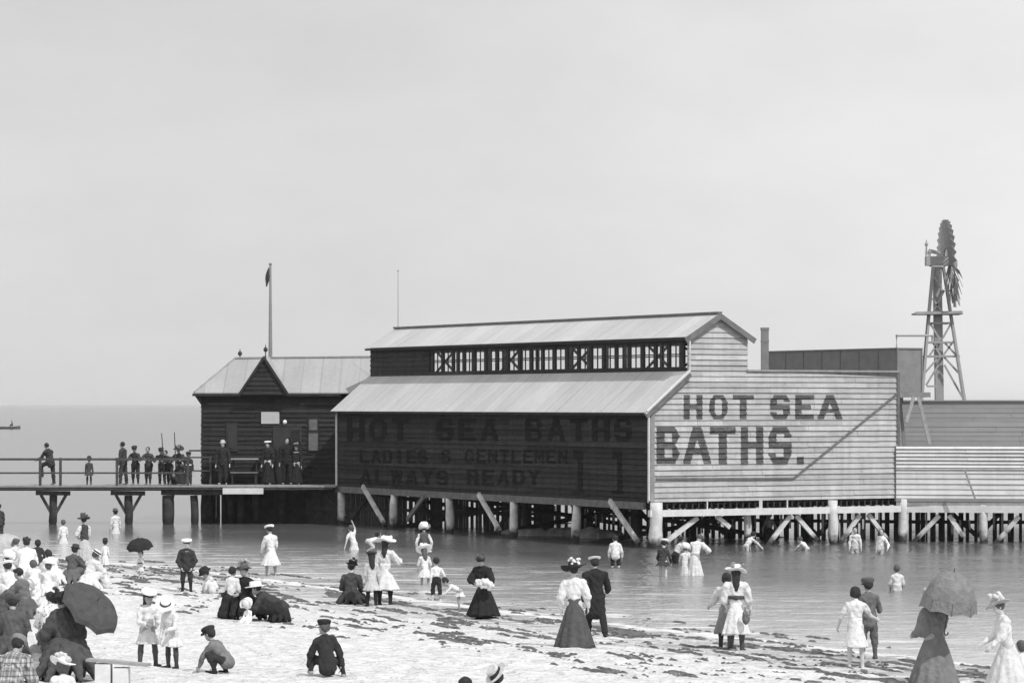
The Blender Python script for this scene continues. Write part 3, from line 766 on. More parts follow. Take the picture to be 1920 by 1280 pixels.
# lantern sides with their windows seen through from both sides
def lantern_side(u, sgn, nm):
    n = -du * sgn
    org = B(u, 0, 0)
    zb, zt = 6.02, 6.86
    mb = MB()
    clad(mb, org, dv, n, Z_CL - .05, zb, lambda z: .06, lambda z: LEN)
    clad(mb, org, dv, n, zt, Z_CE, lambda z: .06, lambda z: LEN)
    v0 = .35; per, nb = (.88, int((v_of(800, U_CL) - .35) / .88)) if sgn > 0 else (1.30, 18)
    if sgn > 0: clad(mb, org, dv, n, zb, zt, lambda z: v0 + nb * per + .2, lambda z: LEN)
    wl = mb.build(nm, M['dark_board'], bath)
    rnd = random.Random(int(u * 10))
    for i in range(nb + 1):
        v = v0 + i * per; mp_ = MB()
        ww = (.13 if i % 3 else .20) if sgn > 0 else .16
        mp_.hexa([org + dv * (v - ww / 2) + n * .02 + Vector((0, 0, zb)), org + dv * (v + ww / 2) + n * .02 + Vector((0, 0, zb)), org + dv * (v + ww / 2) - n * .06 + Vector((0, 0, zb)), org + dv * (v - ww / 2) - n * .06 + Vector((0, 0, zb)),
             org + dv * (v - ww / 2) + n * .02 + Vector((0, 0, zt)), org + dv * (v + ww / 2) + n * .02 + Vector((0, 0, zt)), org + dv * (v + ww / 2) - n * .06 + Vector((0, 0, zt)), org + dv * (v - ww / 2) - n * .06 + Vector((0, 0, zt))])
        mp_.build('lantern_post', M['dark_wood'], bath)
    # crossed braces behind the glass in some bays
    for i in range(1, nb, 6 if sgn > 0 else 30):
        a = v0 + i * per + .1; b = a + per * 2 - .2; mp_ = MB()
        mp_.bar(org - n * .10 + dv * a + Vector((0, 0, zb)), org - n * .10 + dv * b + Vector((0, 0, zt)), .05, .09, up=tuple(n))
        mp_.bar(org - n * .13 + dv * a + Vector((0, 0, zt)), org - n * .13 + dv * b + Vector((0, 0, zb)), .05, .09, up=tuple(n))
        mp_.build('crossed_brace', M['dark_wood'], bath)
    for i in range(nb):
        a = v0 + i * per + .10; b = a + per - .20
        f = MB()
        def bb(v_0, v_1, z_0, z_1, d=.012):
            f.hexa([org + dv * v_0 + n * d + Vector((0, 0, z_0)), org + dv * v_1 + n * d + Vector((0, 0, z_0)), org + dv * v_1 - n * .03 + Vector((0, 0, z_0)), org + dv * v_0 - n * .03 + Vector((0, 0, z_0)),
                    org + dv * v_0 + n * d + Vector((0, 0, z_1)), org + dv * v_1 + n * d + Vector((0, 0, z_1)), org + dv * v_1 - n * .03 + Vector((0, 0, z_1)), org + dv * v_0 - n * .03 + Vector((0, 0, z_1))])
        zm = (zb + zt) / 2 + .03; c = (a + b) / 2
        bb(a, a + .02, zb, zt); bb(b - .02, b, zb, zt); (bb(c - .013, c + .013, zb + .03, zt - .03) if sgn > 0 else None)
        bb(a + .03, b - .03, zb, zb + .03); bb(a + .03, b - .03, zt - .03, zt); bb(a + .031, b - .031, zm - .02, zm + .02, .016)
        w_ = f.build('window', M['dark_wood'], bath)
        g = MB(); g.hexa([org + dv * (a + .01) - n * .006 + Vector((0, 0, zb + .01)), org + dv * (b - .01) - n * .006 + Vector((0, 0, zb + .01)), org + dv * (b - .01) - n * .010 + Vector((0, 0, zb + .01)), org + dv * (a + .01) - n * .010 + Vector((0, 0, zb + .01)),
                org + dv * (a + .01) - n * .006 + Vector((0, 0, zt - .01)), org + dv * (b - .01) - n * .006 + Vector((0, 0, zt - .01)), org + dv * (b - .01) - n * .010 + Vector((0, 0, zt - .01)), org + dv * (a + .01) - n * .010 + Vector((0, 0, zt - .01))])
        g.build('pane', M['glass'], w_)
lantern_side(U_CL, 1, 'lantern_wall'); lantern_side(U_CR, -1, 'lantern_wall')

# beams, piles and braces under the house
mb = MB()
mb.bar(B(-.07, .2, Z_FLOOR - .13), B(-.07, LEN, Z_FLOOR - .13), .10, .24)
mb.build('floor_beam', M['grey_trim'], bath)['label'] = 'grey timber beam under the dark side wall'
mb = MB()
for i in range(42):
    u = i * .25 + .2
    if u < U_END: mb.bar(B(u, .02, Z_FLOOR - .13), B(u, 3.0, Z_FLOOR - .13), .07, .22)
mb.bar(B(.1, .35, Z_FLOOR - .14), B(U_END, .35, Z_FLOOR - .14), .06, .20)
mb.build('floor_joists', M['dark_wood'], bath)
zb1, zb0 = 1.27, 1.05
mb = MB(); mb.bar(B(-.15, -.22, (zb0 + zb1) / 2), B(U_END + .05, -.22, (zb0 + zb1) / 2), .16, zb1 - zb0)
mb.build('front_beam', M['white_paint'], bath)
def pile(p, top, r, m, parent, seed=0, bulge=0.0):
    rnd = random.Random(seed); pts = []; rad = []
    lx, ly = rnd.uniform(-.13, .13), rnd.uniform(-.08, .08)
    for k in range(9):
        t = k / 8.0; z = -1.6 + (top + 1.6) * t
        pts.append((p.x + lx * (1 - t) + rnd.uniform(-.018, .018), p.y + ly * (1 - t), z))
        rad.append(r * (1 + bulge * math.exp(-((z - .45) / .35) ** 2)) * rnd.uniform(.94, 1.05) * (.72 if z < .1 else 1))
    q = MB(); q.tube(pts, rad, n=12, wob=.08, seed=seed)
    return q.build('pile', m, parent, smooth=True)
for k, px in enumerate((640, 740, 843, 965, 1082)):
    pile(B(-.02, v_of(px), 0), 1.29, .145, M['grey_pile'], bath, seed=k, bulge=.15)
pile(B(.10, -.24, 0), 1.52, .205, M['white_pile'], bath, seed=11, bulge=.18)
for k, px in enumerate((1553, 1687)):
    pile(B(u_of(px), -.24, 0), 1.50, .17, M['white_pile'], bath, seed=20 + k, bulge=.12)
pile(B(u_of(1424), .75, 0), 1.3, .13, M['white_pile'], bath, seed=33)
for px, w__ in ((1420, .11), (1470, .045), (1320, .045)):
    mb = MB(); mb.bar(B(u_of(px), -.21, 1.272), B(u_of(px), -.21, 1.53), w__, w__); mb.build('beam_post', M['white_paint'], bath)
def brace(a, b, w_, m, parent): 
    q = MB(); q.bar(a, b, w_, w_ * .6, up=tuple(dv)); return q.build('brace', m, parent)
def fz(px, py, v): 
    Y = (C0 + dv * v + du * u_of(px, v)).y; return CAM_H - (py - HZ) / FPX * Y
def fpt(px, py, v): return B(u_of(px, v), v, fz(px, py, v))
for a, b in (((1308, 970), (1250, 1014)), ((1344, 968), (1368, 988)), ((1482, 966), (1438, 1024)), ((1492, 966), (1532, 1012)), ((1612, 965), (1575, 1018)), ((1628, 964), (1664, 1012))):
    brace(fpt(a[0], a[1], -.08), fpt(b[0], b[1], -.02), .15, M['white_pile'], bath)
def spt(px, py, u):
    v = v_of(px, u); Y = (C0 + du * u + dv * v).y; return B(u, v, CAM_H - (py - HZ) / FPX * Y)
for a, b in (((680, 911), (722, 984)), ((897, 926), (938, 996)), ((1143, 938), (1198, 1019)), ((796, 930), (764, 974))):
    q = MB(); q.bar(spt(a[0], a[1], -.16), spt(b[0], b[1], -.20), .17, .10, up=tuple(du)); q.build('brace', M['grey_pile'] if a[0] != 796 else M['grey_trim'], bath)
k = 0
for u in (2.4, 4.8, 7.2, 9.6):
    for v in (5, 13, 20.5):
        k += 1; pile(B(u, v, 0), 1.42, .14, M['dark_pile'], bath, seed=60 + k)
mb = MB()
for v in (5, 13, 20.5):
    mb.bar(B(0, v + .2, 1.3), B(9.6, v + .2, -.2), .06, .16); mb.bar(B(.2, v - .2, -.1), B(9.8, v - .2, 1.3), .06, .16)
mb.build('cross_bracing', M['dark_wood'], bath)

# paling screen standing in the water beneath and beyond the house
screen = thing('paling_screen', (2, 120, 0), 'dark paling screen with gaps standing in the water under the bath house', 'fence')
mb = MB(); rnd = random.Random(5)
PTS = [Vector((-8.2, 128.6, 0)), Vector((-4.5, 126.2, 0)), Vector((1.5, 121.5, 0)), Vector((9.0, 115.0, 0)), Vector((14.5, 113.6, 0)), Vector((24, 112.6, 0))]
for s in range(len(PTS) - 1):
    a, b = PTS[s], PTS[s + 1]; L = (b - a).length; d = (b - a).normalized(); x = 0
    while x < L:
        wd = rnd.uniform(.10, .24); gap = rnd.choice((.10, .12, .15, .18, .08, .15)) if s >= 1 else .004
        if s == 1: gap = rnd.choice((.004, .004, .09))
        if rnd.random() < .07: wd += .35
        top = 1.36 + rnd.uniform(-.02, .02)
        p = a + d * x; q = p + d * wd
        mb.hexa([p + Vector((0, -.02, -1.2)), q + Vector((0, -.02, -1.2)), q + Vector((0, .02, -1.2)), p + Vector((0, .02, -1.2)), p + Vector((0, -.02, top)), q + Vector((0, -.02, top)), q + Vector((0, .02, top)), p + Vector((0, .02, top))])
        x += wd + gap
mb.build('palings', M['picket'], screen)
mb = MB()
for s in range(len(PTS) - 1):
    a, b = PTS[s], PTS[s + 1]; L = (b - a).length; d = (b - a).normalized()
    for z in (.62,): mb.bar(a + Vector((0, -.07, z)), b + Vector((0, -.07, z)), .06, .12)
    x = .8
    while x + 2 < L:
        mb.bar(a + d * x + Vector((0, -.11, 1.2)), a + d * (x + 1.2) + Vector((0, -.11, .1)), .05, .16); mb.bar(a + d * (x + 2.2) + Vector((0, -.14, 1.2)), a + d * (x + 1.2) + Vector((0, -.14, .1)), .05, .16); x += 3.1
mb.build('screen_rail', M['dark_wood'], screen)
mb = MB()
for s in (2, 3, 4):  # white strips added in front, standing in for bright slits between the palings
    a, b = PTS[s], PTS[s + 1]; L = (b - a).length; d = (b - a).normalized(); x = .2
    while x < L - .2:
        p = a + d * x + Vector((0, -.16, 0)); z0 = rnd.choice((-.6, -.6, .1, .35)); z1 = rnd.choice((1.2, 1.2, .95, .7))
        mb = MB(); mb.bar(p + Vector((0, 0, z0)), p + Vector((rnd.uniform(-.03, .03), 0, z1)), rnd.uniform(.06, .10), .03); mb.build('bright_slit_strip', M['white_pile'], screen); x += rnd.choice((.28, .34, .45, .55, .9))


rk = random.Random(3)
for i, (px, py, s, lb) in enumerate(((958, 1000, .45, 'small pale rock at the foot of the third pile from the big white corner pile'), (1006, 1003, .75, 'pointed pale rock in the shaded water under the bath house'), (1062, 1003, .8, 'low pale rock behind the pile nearest the long brace'), (1122, 1008, .95, 'broad grey rock in the water left of the long brace'), (1182, 1011, .45, 'small rock in the water beside the big white corner pile'))):
    p = on_water(px, py); bmr = MB(); bmr.ell((0, 0, 0), s, s * .6, s * .36, n=16, m=10)
    bmr.v = [tuple(Vector(v) * (1 + .35 * noise.noise(Vector(v) * 2.3 + Vector((i * 7, 0, 0))))) for v in bmr.v]
    o = bmr.build('rock', M['rock'], None, smooth=False); o.location = (p.x, p.y, .02)
    tag(o, lb, 'rock', 'rocks under the bath house')

# ------------------------------------------------------------ gatehouse
GY = 129.7
def g(px, py, Y=GY): return at(px, py, Y)
gate = thing('gatehouse', (-9, GY, 0), 'dark weatherboard gatehouse with a pointed front gable at the end of the pier', 'gatehouse')
gx0 = g(378, 0).x; gx1 = -5.2; gz = 1.56; ge = 5.24; GD = 4.6
X = Vector((1, 0, 0)); Yv = Vector((0, 1, 0))
ax_ = g(495, 0, GY - .42).x; bl = g(450, 0, GY - .42).x; br = g(539, 0, GY - .42).x; zapex = g(495, 670, GY - .42).z
mb = MB()
clad(mb, Vector((0, GY, 0)), X, -Yv, gz, ge, lambda z: gx0, lambda z: -6.95, seed=8)
def glo(z): return bl + (ax_ - bl) * (z - ge + .06) / (zapex - ge + .06)
def ghi(z): return br + (ax_ - br) * (z - ge + .06) / (zapex - ge + .06)
clad(mb, Vector((0, GY - .42, 0)), X, -Yv, ge - .06, zapex - .04, glo, ghi, seed=9)
mb.box(bl, br, GY - .42, GY, ge - .10, ge - .062)
clad(mb, Vector((gx0, GY + .05, 0)), Yv, -X, gz, ge, lambda z: 0, lambda z: GD)
clad(mb, Vector((0, GY + GD, 0)), X, Yv, gz, ge, lambda z: gx0, lambda z: gx1)
gw = mb.build('wall', M['gate_board'], gate)
RY = GY + GD / 2; rz = 6.62
gxL = g(365, 0).x; EO = .28
mb = MB()
hipx = at(440, 0, RY).x
e0 = Vector((gxL, GY - EO, ge - .02)); e1 = Vector((gx1, GY - EO, ge - .02)); b0 = Vector((gxL, GY + GD + EO, ge - .02)); b1 = Vector((gx1, GY + GD + EO, ge - .02))
r0 = Vector((hipx, RY, rz)); r1 = Vector((gx1, RY, rz + .06))
# front slope in two pieces either side of the dormer gable
mb.prism([e0, e1, r1, r0], (0, 0, .05)); mb.prism([b1, b0, r0, r1], (0, 0, .05)); mb.prism([b0, e0, r0], (0, 0, .05))
rf = mb.build('roof', M['gate_iron'], gate)
mb = MB()
zr = zapex + .05
dl = Vector((bl - .06, GY - .50, ge - .05)); dr = Vector((br + .06, GY - .50, ge - .05)); dt = Vector((ax_, GY - .50, zr))
back = Vector((ax_, RY + .1, zr + .0))
mb.prism([dl, dt, back, Vector((bl - .06, GY + .25, ge - .05))], (0, 0, .04)); mb.prism([dt, dr, Vector((br + .06, GY + .25, ge - .05)), back], (0, 0, .04))
mb.build('gable_roof', M['gate_iron'], rf)
mb = MB(); mb.bar(dl + Vector((0, -.03, -.06)), dt + Vector((0, -.03, -.04)), .03, .10); mb.build('barge_board', M['dark_wood'], gate); mb = MB(); mb.bar(dr + Vector((0, -.035, -.06)), dt + Vector((0, -.035, -.04)), .03, .10)
mb.build('barge_board', M['dark_wood'], gate)
mb = MB(); mb.bar(r0 + Vector((0, 0, .08)), r1 + Vector((0, 0, .08)), .14, .06); mb.bar(r0 + Vector((0, 0, .06)), e0 + Vector((0, 0, .05)), .08, .04); mb.build('ridge_cap', M['edge_trim'], rf)
mb = MB(); mb.bar(e0 + Vector((-.02, -.03, -.05)), Vector((-6.95, GY - EO - .03, ge - .07)), .08, .10)
mb.bar(Vector((gxL - .03, GY - EO, ge - .07)), Vector((gxL - .03, GY + GD, ge - .07)), .08, .10)
mb.prism([Vector((gxL + .02, GY - .1, ge - .12)), Vector((gx0, GY - .1, ge - .12)), Vector((gx0, GY - .1, ge - .5))], (0, .12, 0))
mb.build('eaves', M['dark_wood'], gate)
for px, py in ((450, 679), (498, 672)):
    p = at(px, py, RY if px == 450 else GY - .5); q = MB(); q.tube([p - Vector((0, 0, .1)), p + Vector((0, 0, .38))], [.025, .02], n=8)
    q.ell(p + Vector((0, 0, .36)), .09, .09, .10); q.tube([p + Vector((0, 0, .42)), p + Vector((0, 0, .58))], [.03, .005], n=8)
    q.build('finial', M['iron'], gate, smooth=True)
# doorway, windows, notice, lamp
def panel(name, x0, x1, y0, y1, d, m, parent, th=.04):
    a = g(x0, y1); b = g(x1, y0); q = MB(); q.box(a.x, b.x, GY - d - th, GY - d, a.z, b.z); return q.build(name, m, parent)
wd = panel('window', 577, 598, 783, 846, .035, M['dark_wood'], gate, .05)
panel('blind', 580, 595, 786, 806, .09, M['window_blind'], wd, .01); panel('blind', 579, 596, 812, 844, .09, M['window_blind'], wd, .01)
wd = panel('window', 424, 446, 792, 846, .035, M['dark_wood'], gate, .05); panel('pane', 427, 443, 796, 842, .09, M['window_dark'], wd, .01)
dr_ = panel('doorway', 512, 566, 800, 908, .035, M['window_dark'], gate, .03)
panel('door', 545, 562, 806, 906, .068, M['gate_board'], dr_, .03)
nb_ = panel('notice_board', 490, 524, 772, 794, .05, M['notice'], gate, .04); nb_['label'] = 'plain pale notice board high on the wall'
q = MB(); p = g(535, 791) + Vector((0, -.25, 0)); q.ell(p, .085, .085, .095); gl = q.build('lamp_globe', M['globe'], gate, smooth=True)
q = MB(); q.tube([p + Vector((0, 0, .08)), p + Vector((0, 0, .16)), p + Vector((0, .22, .2))], .015, n=6); q.build('lamp_bracket', M['iron'], gate)
# boarded skirt and deck under the gatehouse
mb = MB(); mb.box(gx0, -6.9, GY + .1, GY + GD, 1.38, 1.54); mb.build('floor', M['pier_wood'], gate)
mb = MB(); rnd = random.Random(4); x = at(398, 0, GY).x
while x < -6.9:
    w_ = rnd.uniform(.12, .2); mb.box(x, x + w_, GY - .05 + rnd.uniform(-.01, .01), GY + .0, -1.2, 1.37); x += w_ + (.05 if x < at(428, 0, GY).x and rnd.random() < .5 else .0)
mb.build('skirt_boards', M['picket'], gate)
for k, px in enumerate((383, 390, 394, 430, 452, 480, 530, 580)):
    pile(at(px, 0, GY + .8 + k * .7) * Vector((1, 1, 0)) if False else Vector((at(px, 0, GY - .25).x, GY - .25 - .12 * (k % 3), 0)), 1.38, .13, M['dark_pile'], gate, seed=90 + k)
pile(Vector((at(407, 0, GY + .3).x, GY + .3, 0)), 1.38, .11, M['grey_pile'], gate, seed=95)  # pale pile standing in for a bright gap under the gatehouse

# flagpoles
fp = thing('flagpole', at(507, 678, RY), 'tall thin flagpole with a limp dark pennant rising behind the gatehouse gable', 'flagpole')
a = at(507, 680, RY); b = at(507, 497, RY)
q = MB(); q.tube([a - Vector((0, 0, .8)), a, b], [.09, .085, .045], n=10); q.ell(b + Vector((0, 0, .04)), .07, .07, .05); q.build('pole', M['pole_white'], fp, smooth=True)
q = MB(); rr = []
for i in range(9):
    t = i / 8; c = b + Vector((-.05 - .11 * t, 0, -.10 - .78 * t)); w_ = .03 + .075 * math.sin(math.pi * min(t * 1.1, 1)) 
    rr.append([c + Vector((math.cos(a_) * w_, math.sin(a_) * w_ * .5 * (1 + .4 * math.sin(i * 2)), 0)) for a_ in np.linspace(0, 2 * math.pi, 8, endpoint=False)])
q.loft(rr); q.build('flag', M['flag_cloth'], fp, smooth=True)
rodb = B(U_RD, LEN - .1, Z_RD)
rd = MB(); rd.tube([rodb, rodb + Vector((0, 0, 2.35))], [.013, .008], n=6); rd.ell(rodb + Vector((0, 0, 2.36)), .03, .03, .03, n=8, m=6)
o = rd.build('lightning_rod', M['grey_trim']); tag(o, 'very thin rod standing on the far end of the long bath house ridge', 'rod')

# ------------------------------------------------------------ pier
pier = thing('pier', (-16, 128, 0), 'narrow timber footway on single bracketed piles with open two-rail railings', 'pier')
PY0, PY1 = 127.3, 129.45
mb = MB(); rnd = random.Random(2); x = -27.0
while x < -7.1:
    mb.box(x, x + .19, PY0, PY1, 1.49, 1.545 + rnd.uniform(0, .008)); x += .20
mb.build('deck', M['deck_wood'], pier)
mb = MB(); mb.box(-27, -7.1, PY0 + .03, PY0 + .15, 1.40, 1.488); mb.box(-27, -7.1, PY1 - .15, PY1 - .03, 1.30, 1.488); mb.build('stringer', M['pier_wood'], pier)
def rail(x0, x1, Y, z, r=.04):
    q = MB(); q.bar((x0, Y, z), (x1, Y, z + .0), r * 1.4, r * 2); q.build('rail', M['pier_wood'], pier)
pX = lambda px, Y=PY0: (px - 960) / FPX * Y
for z in (2.60, 2.055): rail(-27, pX(352), PY0 + .05, z, .045 if z > 2.5 else .035)
for z in (2.64, 2.10): rail(pX(300, PY1), pX(395, PY1), PY1 - .05, z + .0, .03)
rail(pX(350, PY1), pX(395, PY1), PY1 + .9, 2.9, .03)
for px in (-70, -30, 75, 113, 219, 352):
    q = MB(); q.bar((pX(px), PY0 + .05, 1.50), (pX(px), PY0 + .05, 2.66), .10, .09); q.build('railing_post', M['pier_wood'], pier)
for px in (300, 395):
    q = MB(); q.bar((pX(px, PY1), PY1 - .05, 1.50), (pX(px, PY1), PY1 - .05, 2.68), .09, .08); q.build('railing_post', M['pier_wood'], pier)
def trestle(px, arms=True, w_=.165):
    x = pX(px); pile(Vector((x, PY0 + .5, 0)), 1.15, w_, M['dark_pile'], pier, seed=px)
    if arms:
        q = MB(); q.bar((x - .70, PY0 + .5, 1.25), (x + .66, PY0 + .5, 1.235), .2, .17); q.build('corbel', M['pier_wood'], pier)
        for s in (-1, 1):
            q = MB(); q.bar((x + s * .50, PY0 + .5, 1.17), (x + s * .08, PY0 + .5, .42), .11, .12, up=(0, 1, 0)); q.build('knee_brace', M['pier_wood'], pier)
trestle(97); trestle(238); trestle(-45)
trestle(313, False, .24); trestle(362, False, .16); 
mb = MB(); mb.bar((pX(300), PY0 + .5, 1.27), (pX(425), PY0 + .5, 1.27), .25, .20); mb.build('corbel', M['pier_wood'], pier)
q = MB(); q.bar((pX(322), PY0 + .5, 1.17), (pX(316), PY0 + .5, .45), .11, .14, up=(0, 1, 0)); q.build('knee_brace', M['pier_wood'], pier)
q = MB(); q.box(pX(418), pX(494), PY0 - .10, PY0 - .02, 1.22, 1.46); q.build('white_board', M['white_paint'], pier)['label'] = 'bright white board fixed along the pier edge below the gatehouse'
# bench in front of the gatehouse
bn = thing('bench', (pX(455), 129.2, 1.55), 'pale-topped bench on the pier against the left half of the gatehouse wall', 'bench')
q = MB(); q.box(pX(426), pX(478), 128.9, 129.3, 2.56, 2.61); q.build('back_rail', M['edge_trim'], bn)
q = MB(); q.box(pX(426), pX(478), 128.6, 129.05, 2.02, 2.06); q.build('seat', M['grey_trim'], bn)
for px in (430, 474):
    q = MB(); q.bar((pX(px), 128.7, 1.55), (pX(px), 128.7, 2.03), .06, .06); q.build('leg', M['dark_wood'], bn)
    q = MB(); q.bar((pX(px), 129.15, 1.55), (pX(px), 129.15, 2.57), .06, .06); q.build('leg', M['dark_wood'], bn)

# ------------------------------------------------------------ things behind and to the right
FY = 110.9
fn = thing('slatted_fence', (17, FY, 1.5), 'pale horizontal-board fence with open slats above running right from the bath house', 'fence')
fa = Vector((13.36, 111.25, 0)); fb = Vector((27, 108.8, 0)); fd = (fb - fa).normalized(); fnn = Vector((fd.y, -fd.x, 0)); fnn = fnn if fnn.y < 0 else -fnn
mb = MB(); clad(mb, fa, fd, fnn, 1.53, 2.52, lambda z: 0, lambda z: 13.8); mb.build('boards', M['fence_board'], fn)
mb = MB()
clad(mb, fa, fd, fnn, 2.54, 3.32, lambda z: 0, lambda z: 13.8, bh=.13, over=.085)
mb.build('slats', M['fence_board'], fn)
for s in (.0, 3.0, 6.2, 9.4, 12.6):
    q = MB(); q.bar(fa + fd * s - fnn * .07 + Vector((0, 0, 1.4)), fa + fd * s - fnn * .07 + Vector((0, 0, 3.36)), .09, .09); q.build('post', M['edge_trim'], fn)
pa = at(1807, 880, 110.3); pb = at(1827, 935, 110.2)
q = MB(); q.bar(pa + Vector((0, -.2, 0)), pb + Vector((0, -.2, 0)), .07, .06); q.build('brace', M['edge_trim'], fn)
wk = thing('walkway', (18, 111, 1.3), 'raised timber walkway on white piles carrying the slatted fence', 'walkway')
mb = MB(); mb.prism([fa + fnn * .1 + Vector((0, 0, 1.42)), fb + fnn * .1 + Vector((0, 0, 1.42)), Vector((60, 128, 1.42)), Vector((60, 132, 1.42)), Vector((14, 132, 1.42)), B(U_END, .4, 1.42)], (0, 0, .10))
mb.build('deck', M['faded_wall'], wk)
mb = MB(); mb.bar(fa + fnn * .05 + Vector((0, 0, 1.38)), fb + fnn * .05 + Vector((0, 0, 1.38)), .06, .22); mb.build('fascia', M['edge_trim'], wk)
ba = B(U_END + .06, -.22, 1.16); bb_ = fb + fnn * .4 + Vector((0, 0, 1.17))
mb = MB(); mb.bar(ba, bb_, .16, .24); mb.build('beam', M['white_paint'], wk)
bd = (bb_ - ba).normalized()
def bpt(px, py): 
    r = (px - 960.0) / FPX; s = (ba.x - r * ba.y) / (r * bd.y - bd.x); p = ba + bd * s
    return Vector((p.x, p.y, CAM_H - (py - HZ) / FPX * p.y))
for k, px in enumerate((1845, 1990)):
    p = bpt(px, 1000); pile(Vector((p.x, p.y + .06, 0)), 1.3, .14, M['white_pile'], wk, seed=44 + k)
for a, b in (((1762, 966), (1712, 1018)), ((1780, 966), (1808, 1006)), ((1912, 968), (1868, 1018)), ((1925, 968), (1960, 1012))):
    A_, B_ = bpt(*a), bpt(*b); q = MB(); q.bar(A_ + Vector((0, .14, 0)), B_ + Vector((0, .14, 0)), .15, .10, up=(0, 1, 0)); q.build('brace', M['white_pile'], wk)

shed = thing('enclosure_wall', (36, 128, 1.5), 'long plain grey wall of the bathing enclosure behind the slatted fence', 'wall')
mb = MB(); zt_ = CAM_H + 5 * 128 / FPX
clad(mb, Vector((12.5, 128, 0)), X, -Yv, 1.52, zt_, lambda z: 0, lambda z: 60, over=.016)
mb.build('boards', M['faded_wall'], shed)
mb = MB(); mb.box(12.5, 72.5, 127.9, 128.25, zt_, zt_ + .05); mb.build('capping', M['faded_wall'], shed)

# raised tank
tank = thing('water_tank', (14.5, 126, 1.5), 'long dark iron water tank raised on trestles behind the lettered wall', 'water tank')
tp = at(1683, HZ, 125.0); tp.z = 0
zt1 = CAM_H + 103 * 125 / FPX; zt0 = CAM_H + 22 * 125 / FPX
def T(u, v, z): return tp + du * u + dv * v + Vector((0, 0, z))
mb = MB(); TW, TL = 1.15, 9.3
mb.prism([T(0, 0, zt0), T(TW, 0, zt0), T(TW, TL, zt0), T(0, TL, zt0)], (0, 0, zt1 - zt0)); mb.build('tank_body', M['tank_iron'], tank)
mb = MB()
for s in np.arange(.0, TL + .1, 1.32): mb.bar(T(-.02, s, zt0), T(-.02, s, zt1), .05, .03, up=tuple(du))
for s in (0, TW): mb.bar(T(s, -.02, zt0), T(s, -.02, zt1), .05, .03, up=tuple(dv))
mb.prism([T(-.04, -.04, zt1), T(TW + .04, -.04, zt1), T(TW + .04, TL + .04, zt1), T(-.04, TL + .04, zt1)], (0, 0, .05))
mb.build('tank_flanges', M['tank_iron'], tank)
mb = MB(); mb.prism([T(-.2, -.25, zt0 - .2), T(TW + .25, -.25, zt0 - .2), T(TW + .25, TL + .2, zt0 - .2), T(-.2, TL + .2, zt0 - .2)], (0, 0, .196)); mb.build('platform', M['tank_iron'], tank)
for (a_, b_) in (((1713, 744), (1699, 792)), ((1722, 744), (1744, 834))):
    q = MB(); q.bar(at(a_[0], a_[1], 124.2), at(b_[0], b_[1], 124.0), .13, .10, up=(0, 1, 0)); q.build('trestle_leg', M['edge_trim'], tank)
for v in (.9, 4.6, 8.8):
    for s in (-1, 1):
        q = MB(); q.bar(T(TW / 2 + s * .15, v, zt0 - .2), T(TW / 2 + s * .62, v, 1.5), .12, .12); q.build('trestle_leg', M['tank_iron'], tank)
    q = MB(); q.bar(T(TW / 2 - .16, v, zt0 - .35), T(TW / 2 + .16, v, zt0 - .35), .5, .28); q.build('trestle_head', M['tank_iron'], tank)
q = MB(); q.tube([at(1681, 655, 125.3), at(1681, 629, 125.3), at(1748, 629, 127.5), at(1748, 640, 127.5)], .045, n=8); q.build('feed_pipe', M['mill_wood'], tank)

ch = thing('chimney', at(1435, 700, 121), 'narrow grey chimney standing left of the long water tank', 'chimney')
a = at(1434, 755, 121); b = at(1434, 614, 121)
q = MB(); q.box(a.x - .14, a.x + .14, 120.86, 121.14, 2.5, b.z - .1); q.build('stack', M['tank_iron'], ch)
q = MB(); q.box(a.x - .155, a.x + .155, 120.845, 121.155, b.z - .098, b.z); q.box(a.x - .15, a.x + .15, 120.85, 121.15, b.z - .55, b.z - .48); q.build('stack_rim', M['tank_iron'], ch)

# windmill
WY = 140.0
def W(px, py, y=0.0): return at(px, py, WY) + Vector((0, y, 0))
mill = thing('windmill', W(1765, 752), 'tall pumping windmill seen edge-on over its timber trestle tower at the right', 'windmill')
q = MB(); q.bar(W(1762, 800), W(1757, 500), .36, .36); q.build('tower_shaft', M['mill_wood'], mill)
zz = Vector((0, 0, 0))
for (x0, x1, yo0, yo1) in ((1722, 1749, -.9, -.2), (1808, 1768, -.9, -.2), (1728, 1750, .9, .2), (1816, 1769, .9, .2)):
    q = MB(); q.bar(W(x0, 775, yo0), W(x1, 500, yo1), .10, .10); q.build('tower_leg', M['mill_wood'], mill)
for (a, b) in (((1733, 668), (1797, 668)), ((1737, 642), (1790, 642)), ((1741, 606), (1780, 606))):
    for yo in (-.5, .5):
        q = MB(); q.bar(W(a[0], a[1], yo), W(b[0], b[1], yo), .07, .08); q.build('cross_rail', M['mill_wood'], mill)
for (a, b) in (((1757, 684), (1734, 722)), ((1768, 684), (1806, 752)), ((1745, 640), (1762, 668)), ((1785, 640), (1765, 668)), ((1735, 724), (1757, 724)), ((1746, 560), (1768, 590)), ((1768, 545), (1746, 588)), ((1749, 520), (1766, 548)), ((1738, 670), (1757, 642)), ((1792, 668), (1768, 642)), ((1731, 700), (1757, 670)), ((1800, 705), (1768, 670)), ((1741, 606), (1762, 640)), ((1781, 606), (1762, 640))):
    q = MB(); q.bar(W(a[0], a[1], -.45), W(b[0], b[1], -.45), .07, .08); q.build('tower_brace', M['mill_wood'], mill)
c = W(1757, 590); q = MB(); q.prism([c + Vector((-1.02, -.8, 0)), c + Vector((1.02, -.8, 0)), c + Vector((1.02, .8, 0)), c + Vector((-1.02, .8, 0))], (0, 0, .07)); q.bar(c + Vector((-1.05, -.82, .05)), c + Vector((1.0, -.82, .09)), .05, .12); q.build('platform', M['mill_wood'], mill)
